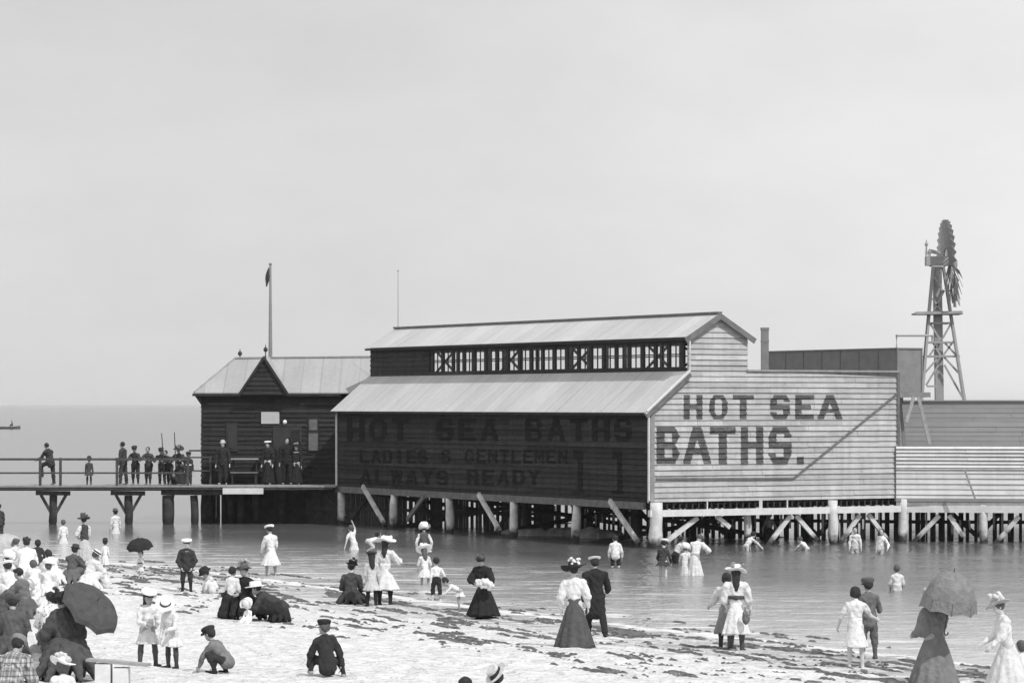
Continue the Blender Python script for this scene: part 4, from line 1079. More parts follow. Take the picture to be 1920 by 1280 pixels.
q = MB(); hb = W(1762, 486); q.box(hb.x - .62, hb.x + .55, WY - .28, WY + .28, hb.z - .28, hb.z + .12); q.bar(W(1741, 470), W(1768, 476), .14, .16); q.bar(W(1742, 470), W(1745, 500), .10, .08); q.build('head_frame', M['mill_wood'], mill)
q = MB(); q.tube([W(1735, 474), W(1746, 473)], .05, n=8); q.tube([W(1737, 480), W(1737, 450)], [.05, .025], n=8); q.ell(W(1737, 458), .08, .08, .09); q.build('vane_spindle', M['mill_wood'], mill)
# wheel seen nearly edge-on: hub, rim rings and sail blades (some lower-left blades missing)
hubc = W(1780, 494); axd = Vector((math.cos(R(3)), math.sin(R(3)), .035)).normalized(); up_ = Vector((0, 0, 1)); sid = axd.cross(up_).normalized(); up2 = sid.cross(axd).normalized()
q = MB(); q.tube([hubc - axd * .35, hubc + axd * .28], [.09, .09], n=10); q.tube([hubc + axd * .25, hubc + axd * .32], [.20, .20], n=12); q.build('wheel_hub', M['mill_sail'], mill)
wheel = MB(); sp = MB()
for k in range(32):
    th = 2 * math.pi * k / 32 + .1
    rd_ = up2 * math.cos(th) + sid * math.sin(th); tn = -up2 * math.sin(th) + sid * math.cos(th)
    low = math.cos(th) < -.2; top_ = math.cos(th) > .3
    tilt = .34 if low else .34
    bdv = (tn * 1.0 + axd * (.42 if low else .62)).normalized()
    off = axd * (.20 + .08 * rnd.uniform(-1, 1) if low else -.13)
    r0_, r1_ = .70, 1.92
    sp.bar(hubc, hubc + rd_ * 1.75 + off * .6, .035, .035)
    if 0.1 < abs(math.sin(th)) and -.2 < math.cos(th) < .25 and math.sin(th) < 0: continue
    a0 = hubc + rd_ * r0_ + off; a1 = hubc + rd_ * r1_ + off
    w0, w1 = .10, .17 if not low else rnd.uniform(.16, .28)
    wheel.prism([a0 - bdv * w0, a0 + bdv * w0, a1 + bdv * w1, a1 - bdv * w1], axd * .02)
wheel.build('sail_blades', M['mill_sail'], mill)
ring = [hubc + (up2 * math.cos(2 * math.pi * i / 36) + sid * math.sin(2 * math.pi * i / 36)) * 1.2 for i in range(37)]
sp.tube(ring, .03, n=6, cap=False); sp.build('wheel_spokes', M['mill_wood'], mill)
q = MB(); q.bar(W(1790, 487), W(1790, 506), .12, .4, up=(0, 1, 0)); q.build('side_vane', M['mill_wood'], mill)

# rowing boat far out
bt = thing('rowing_boat', (at(12, 805, 615).x, 615, 0), 'distant low dark rowing boat at the left edge of the sea', 'boat')
q = MB(); cx = at(10, 805, 615).x; rings = []
for i in range(13):
    t = i / 12 * 2 - 1; hw = .62 * (1 - abs(t) ** 2.6) + .02; sh = .42 + .22 * t * t; x = cx + t * 2.9
    rings.append([Vector((x, 615 - hw, sh)), Vector((x, 615 - hw * .8, .1)), Vector((x, 615, -.12)), Vector((x, 615 + hw * .8, .1)), Vector((x, 615 + hw, sh)), Vector((x, 615 + hw * .85, sh - .03)), Vector((x, 615, .12)), Vector((x, 615 - hw * .85, sh - .03))])
q.loft(rings); q.build('hull', M['boat_wood'], bt)
for s in (-1, 1):
    q = MB(); q.bar((cx - .4, 615 + s * .55, .62), (cx - .1, 615 + s * 2.3, .02), .05, .05); q.build('oar', M['boat_wood'], bt)

# far sea melts into pale air
q = MB(); q.box(-29000, 29000, -2000, 29000, -4.5, 16)
hz_m = bpy.data.materials.new('sea_haze'); hz_m.use_nodes = True; t_ = hz_m.node_tree; t_.nodes.remove(t_.nodes['Principled BSDF'])
pv = t_.nodes.new('ShaderNodeVolumePrincipled'); pv.inputs['Color'].default_value = (1, 1, 1, 1); pv.inputs['Density'].default_value = HAZE
t_.links.new(pv.outputs[0], t_.nodes['Material Output'].inputs['Volume'])
hz_o = q.build('haze', hz_m); tag(hz_o, 'pale haze over the sea that softens the far horizon', 'haze', kind='stuff')
# ------------------------------------------------------------ people
def sd_grid(pr, h):
    """signed distance to a smooth union of tapered capsules and ellipsoids, each evaluated only near itself"""
    lo = np.array([1e9] * 3); hi = -lo
    for p in pr:
        if p[0] == 'c':
            for c, r in ((p[1], p[2]), (p[3], p[4])): lo = np.minimum(lo, np.array(c) - r); hi = np.maximum(hi, np.array(c) + r)
        else: r = max(p[2]); lo = np.minimum(lo, np.array(p[1]) - r); hi = np.maximum(hi, np.array(p[1]) + r)
    lo -= 3 * h; hi += 3 * h
    n = np.ceil((hi - lo) / h).astype(int) + 1
    V = np.full(n, 4 * h, np.float32)
    ax = [lo[i] + h * np.arange(n[i]) for i in range(3)]
    for p in pr:
        if p[0] == 'c': rm = min(p[2], p[4]); bl = min(.45 * rm, .028); a = np.array(p[1]); b_ = np.array(p[3]); mn = np.minimum(a - p[2], b_ - p[4]); mx = np.maximum(a + p[2], b_ + p[4])
        else: rm = min(p[2]); bl = min(.25 * rm, .02); a = np.array(p[1]); mn = a - max(p[2]); mx = a + max(p[2])
        if rm < .02: bl = .003
        pad = 2 * h + bl
        i0 = np.maximum(np.floor((mn - pad - lo) / h).astype(int), 0); i1 = np.minimum(np.ceil((mx + pad - lo) / h).astype(int) + 1, n)
        X = ax[0][i0[0]:i1[0]][:, None, None]; Y_ = ax[1][i0[1]:i1[1]][None, :, None]; Z = ax[2][i0[2]:i1[2]][None, None, :]
        if p[0] == 'c':
            d = b_ - a; L = float(d @ d) + 1e-12
            t = np.clip(((X - a[0]) * d[0] + (Y_ - a[1]) * d[1] + (Z - a[2]) * d[2]) / L, 0, 1)
            D = np.sqrt((X - a[0] - t * d[0]) ** 2 + (Y_ - a[1] - t * d[1]) ** 2 + (Z - a[2] - t * d[2]) ** 2) - (p[2] + (p[4] - p[2]) * t)
        else:
            q = [X - a[0], Y_ - a[1], Z - a[2]]
            if p[3] is not None:
                m_ = np.array(p[3]).T; q = [m_[i][0] * q[0] + m_[i][1] * q[1] + m_[i][2] * q[2] for i in range(3)]
            r = p[2]; k1 = np.sqrt((q[0] / r[0]) ** 2 + (q[1] / r[1]) ** 2 + (q[2] / r[2]) ** 2)
            k2 = np.sqrt((q[0] / r[0] ** 2) ** 2 + (q[1] / r[1] ** 2) ** 2 + (q[2] / r[2] ** 2) ** 2) + 1e-9
            D = k1 * (k1 - 1) / k2
        S = V[i0[0]:i1[0], i0[1]:i1[1], i0[2]:i1[2]]
        hh_ = np.clip(.5 + .5 * (S - D) / bl, 0, 1)
        V[i0[0]:i1[0], i0[1]:i1[1], i0[2]:i1[2]] = S + (D - S) * hh_ - bl * hh_ * (1 - hh_)
    return V, lo
def nets(V, lo, h):
    """naive surface nets: one vertex per crossed cell, one quad per crossed edge"""
    ins = V < 0
    n = np.array(V.shape) - 1
    cnt = np.zeros(n, np.float32); acc = np.zeros(tuple(n) + (3,), np.float32)
    for axx in range(3):
        o = [x for x in range(3) if x != axx]
        s0 = [slice(None)] * 3; s1 = [slice(None)] * 3; s0[axx] = slice(0, -1); s1[axx] = slice(1, None)
        A = V[tuple(s0)]; B_ = V[tuple(s1)]; cr = (A < 0) != (B_ < 0)
        t = np.where(cr, A / np.where(cr, A - B_, 1), 0).astype(np.float32); c = cr.astype(np.float32)
        for da in (0, 1):
            for db in (0, 1):
                sl = [slice(None)] * 3; sl[o[0]] = slice(da, n[o[0]] + da); sl[o[1]] = slice(db, n[o[1]] + db)
                cc = c[tuple(sl)]; cnt += cc; acc[..., axx] += t[tuple(sl)]
                if da: acc[..., o[0]] += cc
                if db: acc[..., o[1]] += cc
    act = cnt > 0
    idx = np.full(n, -1, np.int64); idx[act] = np.arange(int(act.sum()))
    ii = np.argwhere(act)
    P_ = (ii + acc[act] / cnt[act][:, None]) * h + lo
    F = []
    for axx in range(3):
        o = [(axx + 1) % 3, (axx + 2) % 3]
        s0 = [slice(None)] * 3; s1 = [slice(None)] * 3; s0[axx] = slice(0, -1); s1[axx] = slice(1, None)
        for q in o:
            s0[q] = slice(1, -1); s1[q] = slice(1, -1)
        A = ins[tuple(s0)]; B_ = ins[tuple(s1)]
        for flip, msk in ((False, A & ~B_), (True, ~A & B_)):
            e = np.argwhere(msk)
            if not len(e): continue
            e[:, o[0]] += 1; e[:, o[1]] += 1
            qd = []
            for d0, d1 in ((-1, -1), (0, -1), (0, 0), (-1, 0)):
                c = e.copy(); c[:, o[0]] += d0; c[:, o[1]] += d1; qd.append(idx[c[:, 0], c[:, 1], c[:, 2]])
            qd = np.stack(qd, 1)
            F.append(qd[:, ::-1] if flip else qd)
    return P_, np.concatenate(F)
def remesh(mb, name, m, voxel, disp=0.0, seed=0, smooth_it=2):
    V, lo = sd_grid(mb.pr, voxel); P_, F = nets(V, lo, voxel)
    if disp:      # soft creases
        G = np.stack(np.gradient(V, voxel), -1); gi = np.clip(np.round((P_ - lo) / voxel).astype(int), 0, np.array(V.shape) - 1)
        Nn = G[gi[:, 0], gi[:, 1], gi[:, 2]]; Nn /= np.linalg.norm(Nn, axis=1)[:, None] + 1e-6
        x, y, z = P_.T; s_ = seed % 97
        w_ = np.sin(x * 31 + 3 * np.sin(z * 9 + s_) + s_) * np.sin(y * 27 + 2 * np.sin(z * 7 + s_ * 2)) + .7 * np.sin(z * 41 + 4 * np.sin(x * 13 + s_) + 3 * np.sin(y * 11)) + .4 * np.sin(x * 70 + z * 23 + s_) 
        P_ = P_ + Nn * (disp * .6 * w_)[:, None]
    me2 = bpy.data.meshes.new(name)
    me2.vertices.add(len(P_)); me2.vertices.foreach_set('co', P_.astype(np.float32).ravel())
    me2.loops.add(F.size); me2.loops.foreach_set('vertex_index', F.astype(np.int32).ravel())
    me2.polygons.add(len(F)); me2.polygons.foreach_set('loop_start', np.arange(0, F.size, 4)); me2.polygons.foreach_set('loop_total', np.full(len(F), 4))
    me2.update(calc_edges=True)
    me2.materials.append(m)
    me2.polygons.foreach_set('use_smooth', [True] * len(me2.polygons))
    return me2
def put(name, me, parent, label=None):
    o = bpy.data.objects.new(name, me); COL.objects.link(o); o.parent = parent
    if label: o['label'] = label
    return o
def ldir(fwd, out, side):       # limb direction, hanging down at 0
    f, o = R(fwd), R(out)
    return Vector((side * math.sin(o), math.sin(f) * math.cos(o), -math.cos(f) * math.cos(o)))

POSE = dict(lean=2, roll=0, head=5, turn=0,
            tL=(4, 4), tR=(-3, 4), sL=2, sR=-6,            # thigh (forward, outward), shin forward, degrees
            aL=(4, 9), aR=(2, 9), fL=(16, 4), fR=(14, 4))   # upper arm, forearm
P_STAND = {}
P_WALK = dict(tL=(20, 3), sL=8, tR=(-16, 3), sR=-34, aL=(-14, 8), aR=(14, 8), fL=(4, 5), fR=(30, 3))
P_LOOK = dict(lean=4, head=14)
P_HANDSFRONT = dict(aL=(18, 10), aR=(18, 10), fL=(75, -28), fR=(75, -28))
P_SKIRTHOLD = dict(lean=8, head=18, aL=(16, 16), aR=(12, 18), fL=(42, -6), fR=(38, -6), tL=(6, 5), tR=(-4, 5))
P_BEND = dict(lean=48, head=25, aL=(62, 8), aR=(55, 8), fL=(48, 4), fR=(50, 4), tL=(12, 6), tR=(6, 6), sL=-6, sR=-8)
P_SIT = dict(lean=8, head=10, tL=(82, 12), tR=(78, 12), sL=70, sR=72, aL=(24, 14), aR=(20, 14), fL=(62, -14), fR=(60, -16))
P_SITK = dict(lean=14, head=10, tL=(118, 10), tR=(112, 10), sL=22, sR=18, aL=(48, 8), aR=(45, 8), fL=(78, -20), fR=(76, -22))
P_CHAIR = dict(lean=6, head=8, tL=(84, 7), tR=(82, 7), sL=4, sR=0, aL=(20, 12), aR=(20, 12), fL=(66, -16), fR=(60, -12))
P_CROUCH = dict(lean=50, head=22, tL=(112, 14), tR=(104, 14), sL=-28, sR=-34, aL=(58, 8), aR=(40, 10), fL=(20, 2), fR=(12, 2))
P_KNEEL = dict(lean=4, head=8, tL=(12, 6), tR=(8, 6), sL=-82, sR=-80)
P_RAIL = dict(lean=12, head=12, aL=(46, 18), aR=(44, 18), fL=(88, -20), fR=(86, -20), tL=(2, 4), tR=(-6, 5), sL=-2, sR=-8)

def figure(label, px, feet, top=None, H=None, yaw=0, pose=None, wear=(), hair=None, hat=None, z=None, Y=None, wade=0.0,
           skin='skin', group=None, vox=None, barefoot=False, bare_legs=True, hands=True, build=1.0, seed=None, shift=None, face=None, cat=None, kind='woman'):
    seed = seed if seed is not None else int(px * 7 + feet)
    rnd = random.Random(seed)
    if Y is not None: loc = Vector(((px - 960) / FPX * Y, Y, z))
    elif wade: loc = on_water(px, feet); loc.z = -wade
    else: loc = on_sand(px, feet)
    if H is None:
        add = {None: 0, 'cap': .02, 'boater': .06, 'wide': .09, 'flower': .15, 'sailor': .05, 'bonnet': .05, 'bowler': .08, 'toque': .10}[hat[0] if hat else None]
        H = (feet - top) / FPX * loc.y + wade - add
    ps = dict(POSE); ps.update(pose or {})
    k = H / 1.62; w_ = k * build; hh = .155 + .040 * H
    child = H < 1.35
    ax = Matrix.Rotation(-R(ps['lean']), 3, 'X') @ Matrix.Rotation(R(ps['roll']), 3, 'Y')
    Tz = ax @ Vector((0, 0, 1)); Tx = ax @ Vector((1, 0, 0))
    tor = (.30 if not child else .295) * H; leg = (.245 if not child else .225) * H; ank = .045 * H
    P = Vector((0, 0, 0)); N = P + Tz * tor
    sw = (.105 if kind != 'man' else .122) * H * (1 if not child else .95); hw = .052 * H
    hx = Matrix.Rotation(-R(ps['lean'] * .35 + ps['head']), 3, 'X') @ Matrix.Rotation(R(ps['turn']), 3, 'Z')
    hz = (Matrix.Rotation(-R(ps['lean'] * .6 + ps['head'] * .5), 3, 'X') @ Vector((0, 0, 1)))
    Hb = N + hz * (.035 * H + hh * .08); Hc = Hb + (hx @ Vector((0, .02 * k, hh * .48)))
    HR = hx
    J = {}
    for s, c in ((-1, 'L'), (1, 'R')):
        hip = P + Vector((s * hw, 0, 0)); kn = hip + ldir(*ps['t' + c], s) * leg
        an = kn + ldir(ps['s' + c], ps['t' + c][1] * .3, s) * leg
        fd_ = Vector((s * .18, 1, 0)) if abs(ps['s' + c]) < 60 else (ldir(ps['s' + c] + 75, 0, s))
        hl = an + Vector((0, -.02 * k, -ank * .7)) if abs(ps['s' + c]) < 60 else an
        toe = hl + fd_.normalized() * .125 * H
        sh = N - Tz * .045 * H + Tx * s * sw; el = sh + (Matrix.Rotation(-R(ps['lean'] * .25), 3, 'X') @ ldir(*ps['a' + c], s)) * .172 * H
        wr = el + ldir(*ps['f' + c], s) * .145 * H; fdr = ldir(*ps['f' + c], s)
        J[c] = (hip, kn, an, hl, toe, sh, el, wr, fdr)
    zs_ = [P.z - .095 * w_]
    for c in 'LR': zs_ += [J[c][3].z - ank * .35, J[c][4].z - ank * .3, J[c][1].z - .05 * w_]
    dz = -min(zs_)
    def up(v): return Vector((v.x, v.y, v.z + dz))
    P, N, Hc, Hb = up(P), up(N), up(Hc), up(Hb)
    for c in 'LR': J[c] = tuple(up(v) for v in J[c][:8]) + (J[c][8],)
    if Y is None and not wade: loc.z -= .012
    root = thing('person', loc, label, cat or 'person', group, rz=R(yaw), local=True)
    vox = vox or (.011 if loc.y < 78 else .015)
    vox = max(vox * (k ** .5), .009)
    # --- body: one continuous surface
    b = MB(); b.only = True
    b.cap(P + Vector((-.05 * w_, 0, 0)), .10 * w_, P + Vector((.05 * w_, 0, 0)), .10 * w_)
    b.cap(P, .105 * w_, P + Tz * tor * .45, .092 * w_)
    for s in (-1, 1): b.cap(P + Tz * tor * .45 + Tx * s * .03 * w_, .085 * w_, P + Tz * tor * .84 + Tx * s * .05 * w_, .088 * w_)
    b.cap(N - Tz * .045 * H - Tx * sw * .85, .045 * w_, N - Tz * .045 * H + Tx * sw * .85, .045 * w_)
    b.cap(N - Tz * .03 * H, .055 * w_, Hb, .045 * w_)
    sk = hh * .40
    b.ell(Hc + HR @ Vector((0, -.06 * hh, .10 * hh)), sk * .92, sk * 1.10, sk * 1.0, rot=HR)
    b.ell(Hc + HR @ Vector((0, .10 * hh, -.14 * hh)), sk * .72, sk * .78, sk * .95, rot=HR)
    b.cap(Hc + HR @ Vector((0, .26 * hh, -.36 * hh)), .085 * hh, Hc + HR @ Vector((0, .22 * hh, -.34 * hh)), .10 * hh)
    b.cap(Hc + HR @ Vector((0, .36 * hh, .05 * hh)), .035 * hh, Hc + HR @ Vector((0, .43 * hh, -.07 * hh)), .055 * hh)
    for s in (-1, 1):
        b.ell(Hc + HR @ Vector((s * .37 * hh, -.04 * hh, -.03 * hh)), .04 * hh, .085 * hh, .12 * hh, n=8, m=6, rot=HR)
    for s, c in ((-1, 'L'), (1, 'R')):
        hip, kn, an, hl, toe, sh, el, wr, fdr = J[c]
        b.cap(hip, .082 * w_, kn, .052 * w_); b.cap(kn, .050 * w_, kn + (an - kn) * .35, .052 * w_); b.cap(kn + (an - kn) * .35, .052 * w_, an, .033 * w_)
        b.cap(an, .034 * w_, hl, .036 * w_); b.cap(hl, .036 * w_, toe, .026 * w_)
        b.cap(sh, .048 * w_, el, .037 * w_); b.cap(el, .037 * w_, wr, .024 * w_)
        # hand: palm, four fingers of different length, thumb from its side
        if hands:
            pn = Vector((-s, 0, 0)) - fdr * (Vector((-s, 0, 0)).dot(fdr)); pn = pn.normalized() if pn.length > .1 else Vector((0, 0, -1))
            lat = fdr.cross(pn).normalized(); hs = .40 * hh
            if lat.y < 0: lat = -lat
            for q in (-.13, .13): b.cap(wr + lat * q * hs, .017 * w_ + .003, wr + fdr * hs * .95 + lat * q * hs * 1.3, .017 * w_ + .002)
            for i, (o_, ln) in enumerate(((-.30, .62), (-.10, .80), (.11, .86), (.30, .74))):
                f0 = wr + fdr * hs * .95 + lat * o_ * hs; f1 = f0 + (fdr * .9 + pn * .35).normalized() * hs * ln * .5; f2 = f1 + (fdr * .55 + pn * .85).normalized() * hs * ln * .5
                b.cap(f0, .0095 * k + .001, f1, .009 * k, n=8); b.cap(f1, .009 * k, f2, .0075 * k, n=8)
            t0 = wr + fdr * hs * .3 + lat * .24 * hs; t1 = t0 + (fdr * .6 + lat * .75 + pn * .25).normalized() * hs * .55; t2 = t1 + (fdr * .9 + pn * .4).normalized() * hs * .36
            b.cap(t0, .012 * k, t1, .0105 * k, n=8); b.cap(t1, .0105 * k, t2, .0085 * k, n=8)
        else: b.cap(wr, .024 * w_, wr + fdr * .085 * H, .022 * w_)
    body = put('body', remesh(b, 'body', M[skin], vox, smooth_it=1), root)
    if face is None: face = loc.y < 100 and abs((yaw + 180) % 360 - 180) > 40
    if face:
        for s in (-1, 1):
            e = MB(); e.ell(Hc + HR @ Vector((s * .15 * hh, .335 * hh, .03 * hh)), .045 * hh, .03 * hh, .03 * hh, n=8, m=6, rot=HR); e.build('eye', M['eye_dark'], root, smooth=True)
        e = MB(); e.ell(Hc + HR @ Vector((0, .355 * hh, -.20 * hh)), .09 * hh, .03 * hh, .022 * hh, n=8, m=6, rot=HR); e.build('mouth', M['lips'], root, smooth=True)
    # --- hair
    if hair:
        hm = M[hair[0]]; st = hair[1]; h_ = MB()
        h_.ell(Hc + HR @ Vector((0, -.13 * hh, .13 * hh)), sk * 1.06, sk * 1.12, sk * 1.05, rot=HR)
        if st == 'bun':
            h_.ell(Hc + HR @ Vector((0, -.42 * hh, .20 * hh)), sk * .55, sk * .45, sk * .5, rot=HR)
            h_.ell(Hc + HR @ Vector((0, .02 * hh, .32 * hh)), sk * 1.12, sk * 1.08, sk * .55, rot=HR)
        if st == 'bob':
            h_.ell(Hc + HR @ Vector((0, -.16 * hh, -.06 * hh)), sk * 1.18, sk * 1.0, sk * 1.15, rot=HR)
        if st == 'long':
            h_.cap(Hc + HR @ Vector((0, -.22 * hh, 0)), sk * .95, N + Tz * -.03 * H + Vector((0, -.07 * k, 0)), sk * .80); h_.cap(N + Tz * -.03 * H + Vector((.02, -.07 * k, 0)), sk * .72, N + Tz * -.085 * H + Vector((.01, -.095 * k, 0)), sk * .45)
        if st == 'short':
            h_.ell(Hc + HR @ Vector((0, -.22 * hh, -.04 * hh)), sk * .9, sk * .8, sk * .8, rot=HR)
        put('hair', remesh(h_, 'hair', hm, .013, disp=.006, seed=seed), root)
    # --- clothes
    W0 = P + Tz * tor * .36
    ex_ = []
    for it in wear:
        if it[0] == 'dress':
            op = dict(it[2]) if len(it) > 2 else {}
            op2 = dict(op); op['name'] = 'bodice'; op2['loose'] = 1.22
            ex_ += [('bodice', it[1], op), ('skirt', it[1], op2)]
        else: ex_.append(it)
    for it in ex_:
        kd, val = it[0], it[1]; op = it[2] if len(it) > 2 else {}
        m = val if not isinstance(val, (int, float)) else cloth(val, spots=op.get('spots', False), plaid=op.get('plaid', False))
        q = MB(); q.only = kd not in ('sash', 'bow'); pad = op.get('pad', .016)
        if kd in ('bodice', 'shirt', 'jacket'):
            e = pad * k; low = op.get('low', .0)
            q.cap(P + Tz * (tor * .30), .098 * w_ + e, P + Tz * tor * .5, .090 * w_ + e)
            for s in (-1, 1): q.cap(P + Tz * tor * .45 + Tx * s * .032 * w_, .090 * w_ + e, P + Tz * tor * .84 + Tx * s * .052 * w_, .092 * w_ + e)
            if op.get('blouse'): q.ell(P + Tz * tor * .48 + Vector((0, .03 * w_, 0)), .15 * w_, .13 * w_, .10 * w_)
            q.cap(N - Tz * .045 * H - Tx * sw * .85, .050 * w_ + e, N - Tz * .045 * H + Tx * sw * .85, .050 * w_ + e)
            q.cap(N - Tz * .02 * H, .056 * w_ + e * .6, N + hz * .012 * H, .050 * w_ + e * .5)
            if kd == 'jacket' or op.get('hip'):
                q.cap(P + Tz * tor * .3, .105 * w_ + e, P - Tz * (op.get('skirt', .03) * H), .118 * w_ + e)
                for s in (-1, 1): q.cap(P + Tz * tor * .2 + Tx * s * .03 * w_, .095 * w_ + e, P - Tz * (op.get('skirt', .03) * H) + Tx * s * .045 * w_, .10 * w_ + e)
            sl_ = op.get('sleeve', 'long')
            for s, c in ((-1, 'L'), (1, 'R')):
                hip, kn, an, hl, toe, sh, el, wr, fdr = J[c]
                if sl_ == 'none': continue
                pf = op.get('puff', 0)
                q.cap(sh, .050 * w_ + e * .8 + pf * .02, sh + (el - sh) * (.55 if sl_ == 'short' else 1.0), (.043 * w_ + e * .8 + pf * .03))
                if pf: q.ell(sh + (el - sh) * .35, .07 * w_ + pf * .02, .07 * w_ + pf * .02, .08 * w_)
                if sl_ == 'long': q.cap(el, .042 * w_ + e * .7 + pf * .012, el + (wr - el) * .93, .030 * w_ + e * .6)
                if sl_ == 'elbow': q.cap(el, .044 * w_ + e * .7, el + (wr - el) * .25, .045 * w_ + e)
        if kd == 'skirt':
            hemz = op.get('hem', .02) * H; rw = (.092 * w_ + pad * k) * op.get('loose', 1.0); rh = op.get('flare', .24) * k
            if op.get('seated'):
                for s, c in ((-1, 'L'), (1, 'R')):
                    hip, kn, an = J[c][0], J[c][1], J[c][2]
                    q.cap(W0, rw, P, .145 * w_); q.cap(hip, .135 * w_, kn, .105 * w_ + .02)
                    q.cap(kn, .11 * w_, kn + (an - kn) * op.get('cover', .85), .10 * w_ + .03)
                q.cap((J['L'][0] + J['R'][0]) / 2, .14 * w_, (J['L'][1] + J['R'][1]) / 2, .12 * w_)
                q.cap((J['L'][1] + J['R'][1]) / 2, .10 * w_, ((J['L'][2] + J['R'][2]) / 2) * .9 + ((J['L'][1] + J['R'][1]) / 2) * .1, .09 * w_)
                sp_ = op.get('spread', 0)
                if sp_:
                    n_ = 11
                    for i in range(n_):
                        a = 2 * math.pi * i / n_; rr_ = sp_ * rnd.uniform(.8, 1.15) * k
                        q.cap(P + Vector((math.cos(a) * rr_ * .3, math.sin(a) * rr_ * .3, .0)), .11 * w_, Vector((P.x + math.cos(a) * rr_, P.y + math.sin(a) * rr_, .05 * k)), .045 * k)
            else:
                fm = (J['L'][2] + J['R'][2]) / 2; base = Vector((fm.x * .8, fm.y * .8, hemz))
                top_ = W0; hipc = Vector((P.x, P.y - .012 * k, P.z - .01 * H)); n = 56; rings = []
                nf = op.get('folds', 13); ph = rnd.random() * 6; drag = op.get('train', 0)
                for i in range(17):
                    t = i / 16.0
                    if t < .22: c_ = top_.lerp(hipc, t / .22); r = rw + (.118 * w_ + pad * k - rw) * (t / .22)
                    else: tt = (t - .22) / .78; c_ = hipc.lerp(base, tt); r = (.118 * w_ + pad * k) + (rh - .118 * w_) * tt ** (.85 if hemz < .12 else 1.0)
                    ring = []
                    for j in range(n):
                        a = 2 * math.pi * j / n; am = op.get('fa', .10) * max(0, t - .12)
                        rr_ = r * (1 + am * math.sin(nf * a + ph + 1.2 * math.sin(2 * a)) + .5 * am * math.sin((nf * .6 // 1) * a + 2 * ph))
                        zz_ = c_.z + (0.012 * k * math.sin(3 * a + ph) if t == 1 else 0)
                        v = Vector((c_.x + math.cos(a) * rr_ * 1.03, c_.y + math.sin(a) * rr_ * .9 - drag * k * t * t * max(0, -math.sin(a)), zz_))
                        ring.append(v)
                    rings.append(ring)
                if hemz > .06:   # open hem: turn the last ring inward and up
                    c_ = rings[-1]; cen = sum(c_, Vector()) / n
                    rings.append([cen + (v - cen) * .93 + Vector((0, 0, .012)) for v in c_]); rings.append([cen + (v - cen) * .55 + Vector((0, 0, .16 * k)) for v in c_])
                q.loft(rings)
        if kd == 'skirt' and not op.get('seated'):
            q.pr = []
            o = q.build('skirt', m, root, smooth=True); 
            if op.get('label'): o['label'] = op['label']
            continue
        if kd in ('trousers', 'knickers', 'stockings'):
            for s, c in ((-1, 'L'), (1, 'R')):
                hip, kn, an, hl, toe = J[c][:5]
                e = .016 * k
                if kd != 'stockings':
                    q.cap(W0 - Tz * .02, .098 * w_ + e * .5, P, .112 * w_ + e * .4)
                    q.cap(P, .108 * w_, hip, .10 * w_); q.cap(hip, .092 * w_ + e * .6, kn, .060 * w_ + e)
                if kd == 'trousers': q.cap(kn, .060 * w_ + e, an - (an - kn).normalized() * .01, .046 * w_ + e)
                if kd == 'knickers': q.cap(kn, .060 * w_ + e, kn + (an - kn) * op.get('len', .18), .058 * w_ + e)
                if kd == 'stockings':
                    q.cap(kn - (kn - hip) * .1, .056 * w_ + .004, kn + (an - kn) * .35, .056 * w_ + .004); q.cap(kn + (an - kn) * .35, .056 * w_ + .004, an, .037 * w_ + .004); q.cap(an, .037 * w_ + .004, hl, .040 * w_)
        if kd == 'shoes':
            for s, c in ((-1, 'L'), (1, 'R')):
                q2 = MB(); an, hl, toe = J[c][2:5]
                q2.cap(an - (an - J[c][1]).normalized() * .03 * k, .040 * w_ + .004, hl, .042 * w_ + .003); q2.cap(hl, .042 * w_, toe, .034 * w_)
                put('shoe', remesh(q2, 'shoe', m, .012), root)
            continue
        if kd == 'sash':
            c_ = P + Tz * tor * .40; ring = []
            for i, (dz_, ex) in enumerate(((-.03, .0), (-.025, .012), (.025, .012), (.03, 0))):
                rr_ = .096 * w_ + pad * k + .008 * k + ex
                ring.append([c_ + Tz * dz_ * k * 1.2 + Tx * math.cos(a) * rr_ * 1.28 + Tx.cross(Tz) * math.sin(a) * -rr_ for a in np.linspace(0, 2 * math.pi, 28, endpoint=False)])
            q.loft(ring)
            q.ell(c_ + Vector((0, -.13 * w_, 0)), .07 * k, .03 * k, .05 * k); q.build('sash', m, root, smooth=True); continue
        if kd == 'bow':
            for s in (-1, 1): q.ell(Hc + HR @ Vector((s * .22 * hh, -.30 * hh, .34 * hh)), .2 * hh, .10 * hh, .13 * hh, rot=HR)
            q.build('hair_bow', m, root, smooth=True); continue
        if kd == 'collar':
            for a in np.linspace(0, 2 * math.pi, 14): 
                q.ell(N - Tz * .02 * H + Tx * math.cos(a) * .10 * w_ + Vector((0, math.sin(a) * .085 * w_, 0)), .05 * k, .045 * k, .02 * k)
            put('collar', remesh(q, 'collar', m, .012), root); continue
        if kd == 'shawl':
            for s, c in ((-1, 'L'), (1, 'R')):
                sh, el = J[c][5], J[c][6]
                q.cap(N - Tz * .02 * H, .10 * w_, sh, .085 * w_); q.cap(sh, .09 * w_, el + Vector((s * .02, -.03, -.05 * k)), .10 * w_)
                q.cap(N - Tz * .06 * H + Vector((s * .05, -.06 * k, 0)), .11 * w_, P + Vector((s * .09 * k, -.09 * k, 0)), .13 * w_)
            q.cap(N - Tz * .05 * H, .12 * w_, P + Vector((0, -.05, 0)), .16 * w_)
        part_name = {'bodice': op.get('name', 'blouse')}.get(kd, op.get('name', kd))
        o = put(part_name, remesh(q, part_name, m, max(vox, .012), disp=(.002 if kd == 'stockings' else op.get('crease', .011)) * k, seed=seed), root)
        if op.get('label'): o['label'] = op['label']
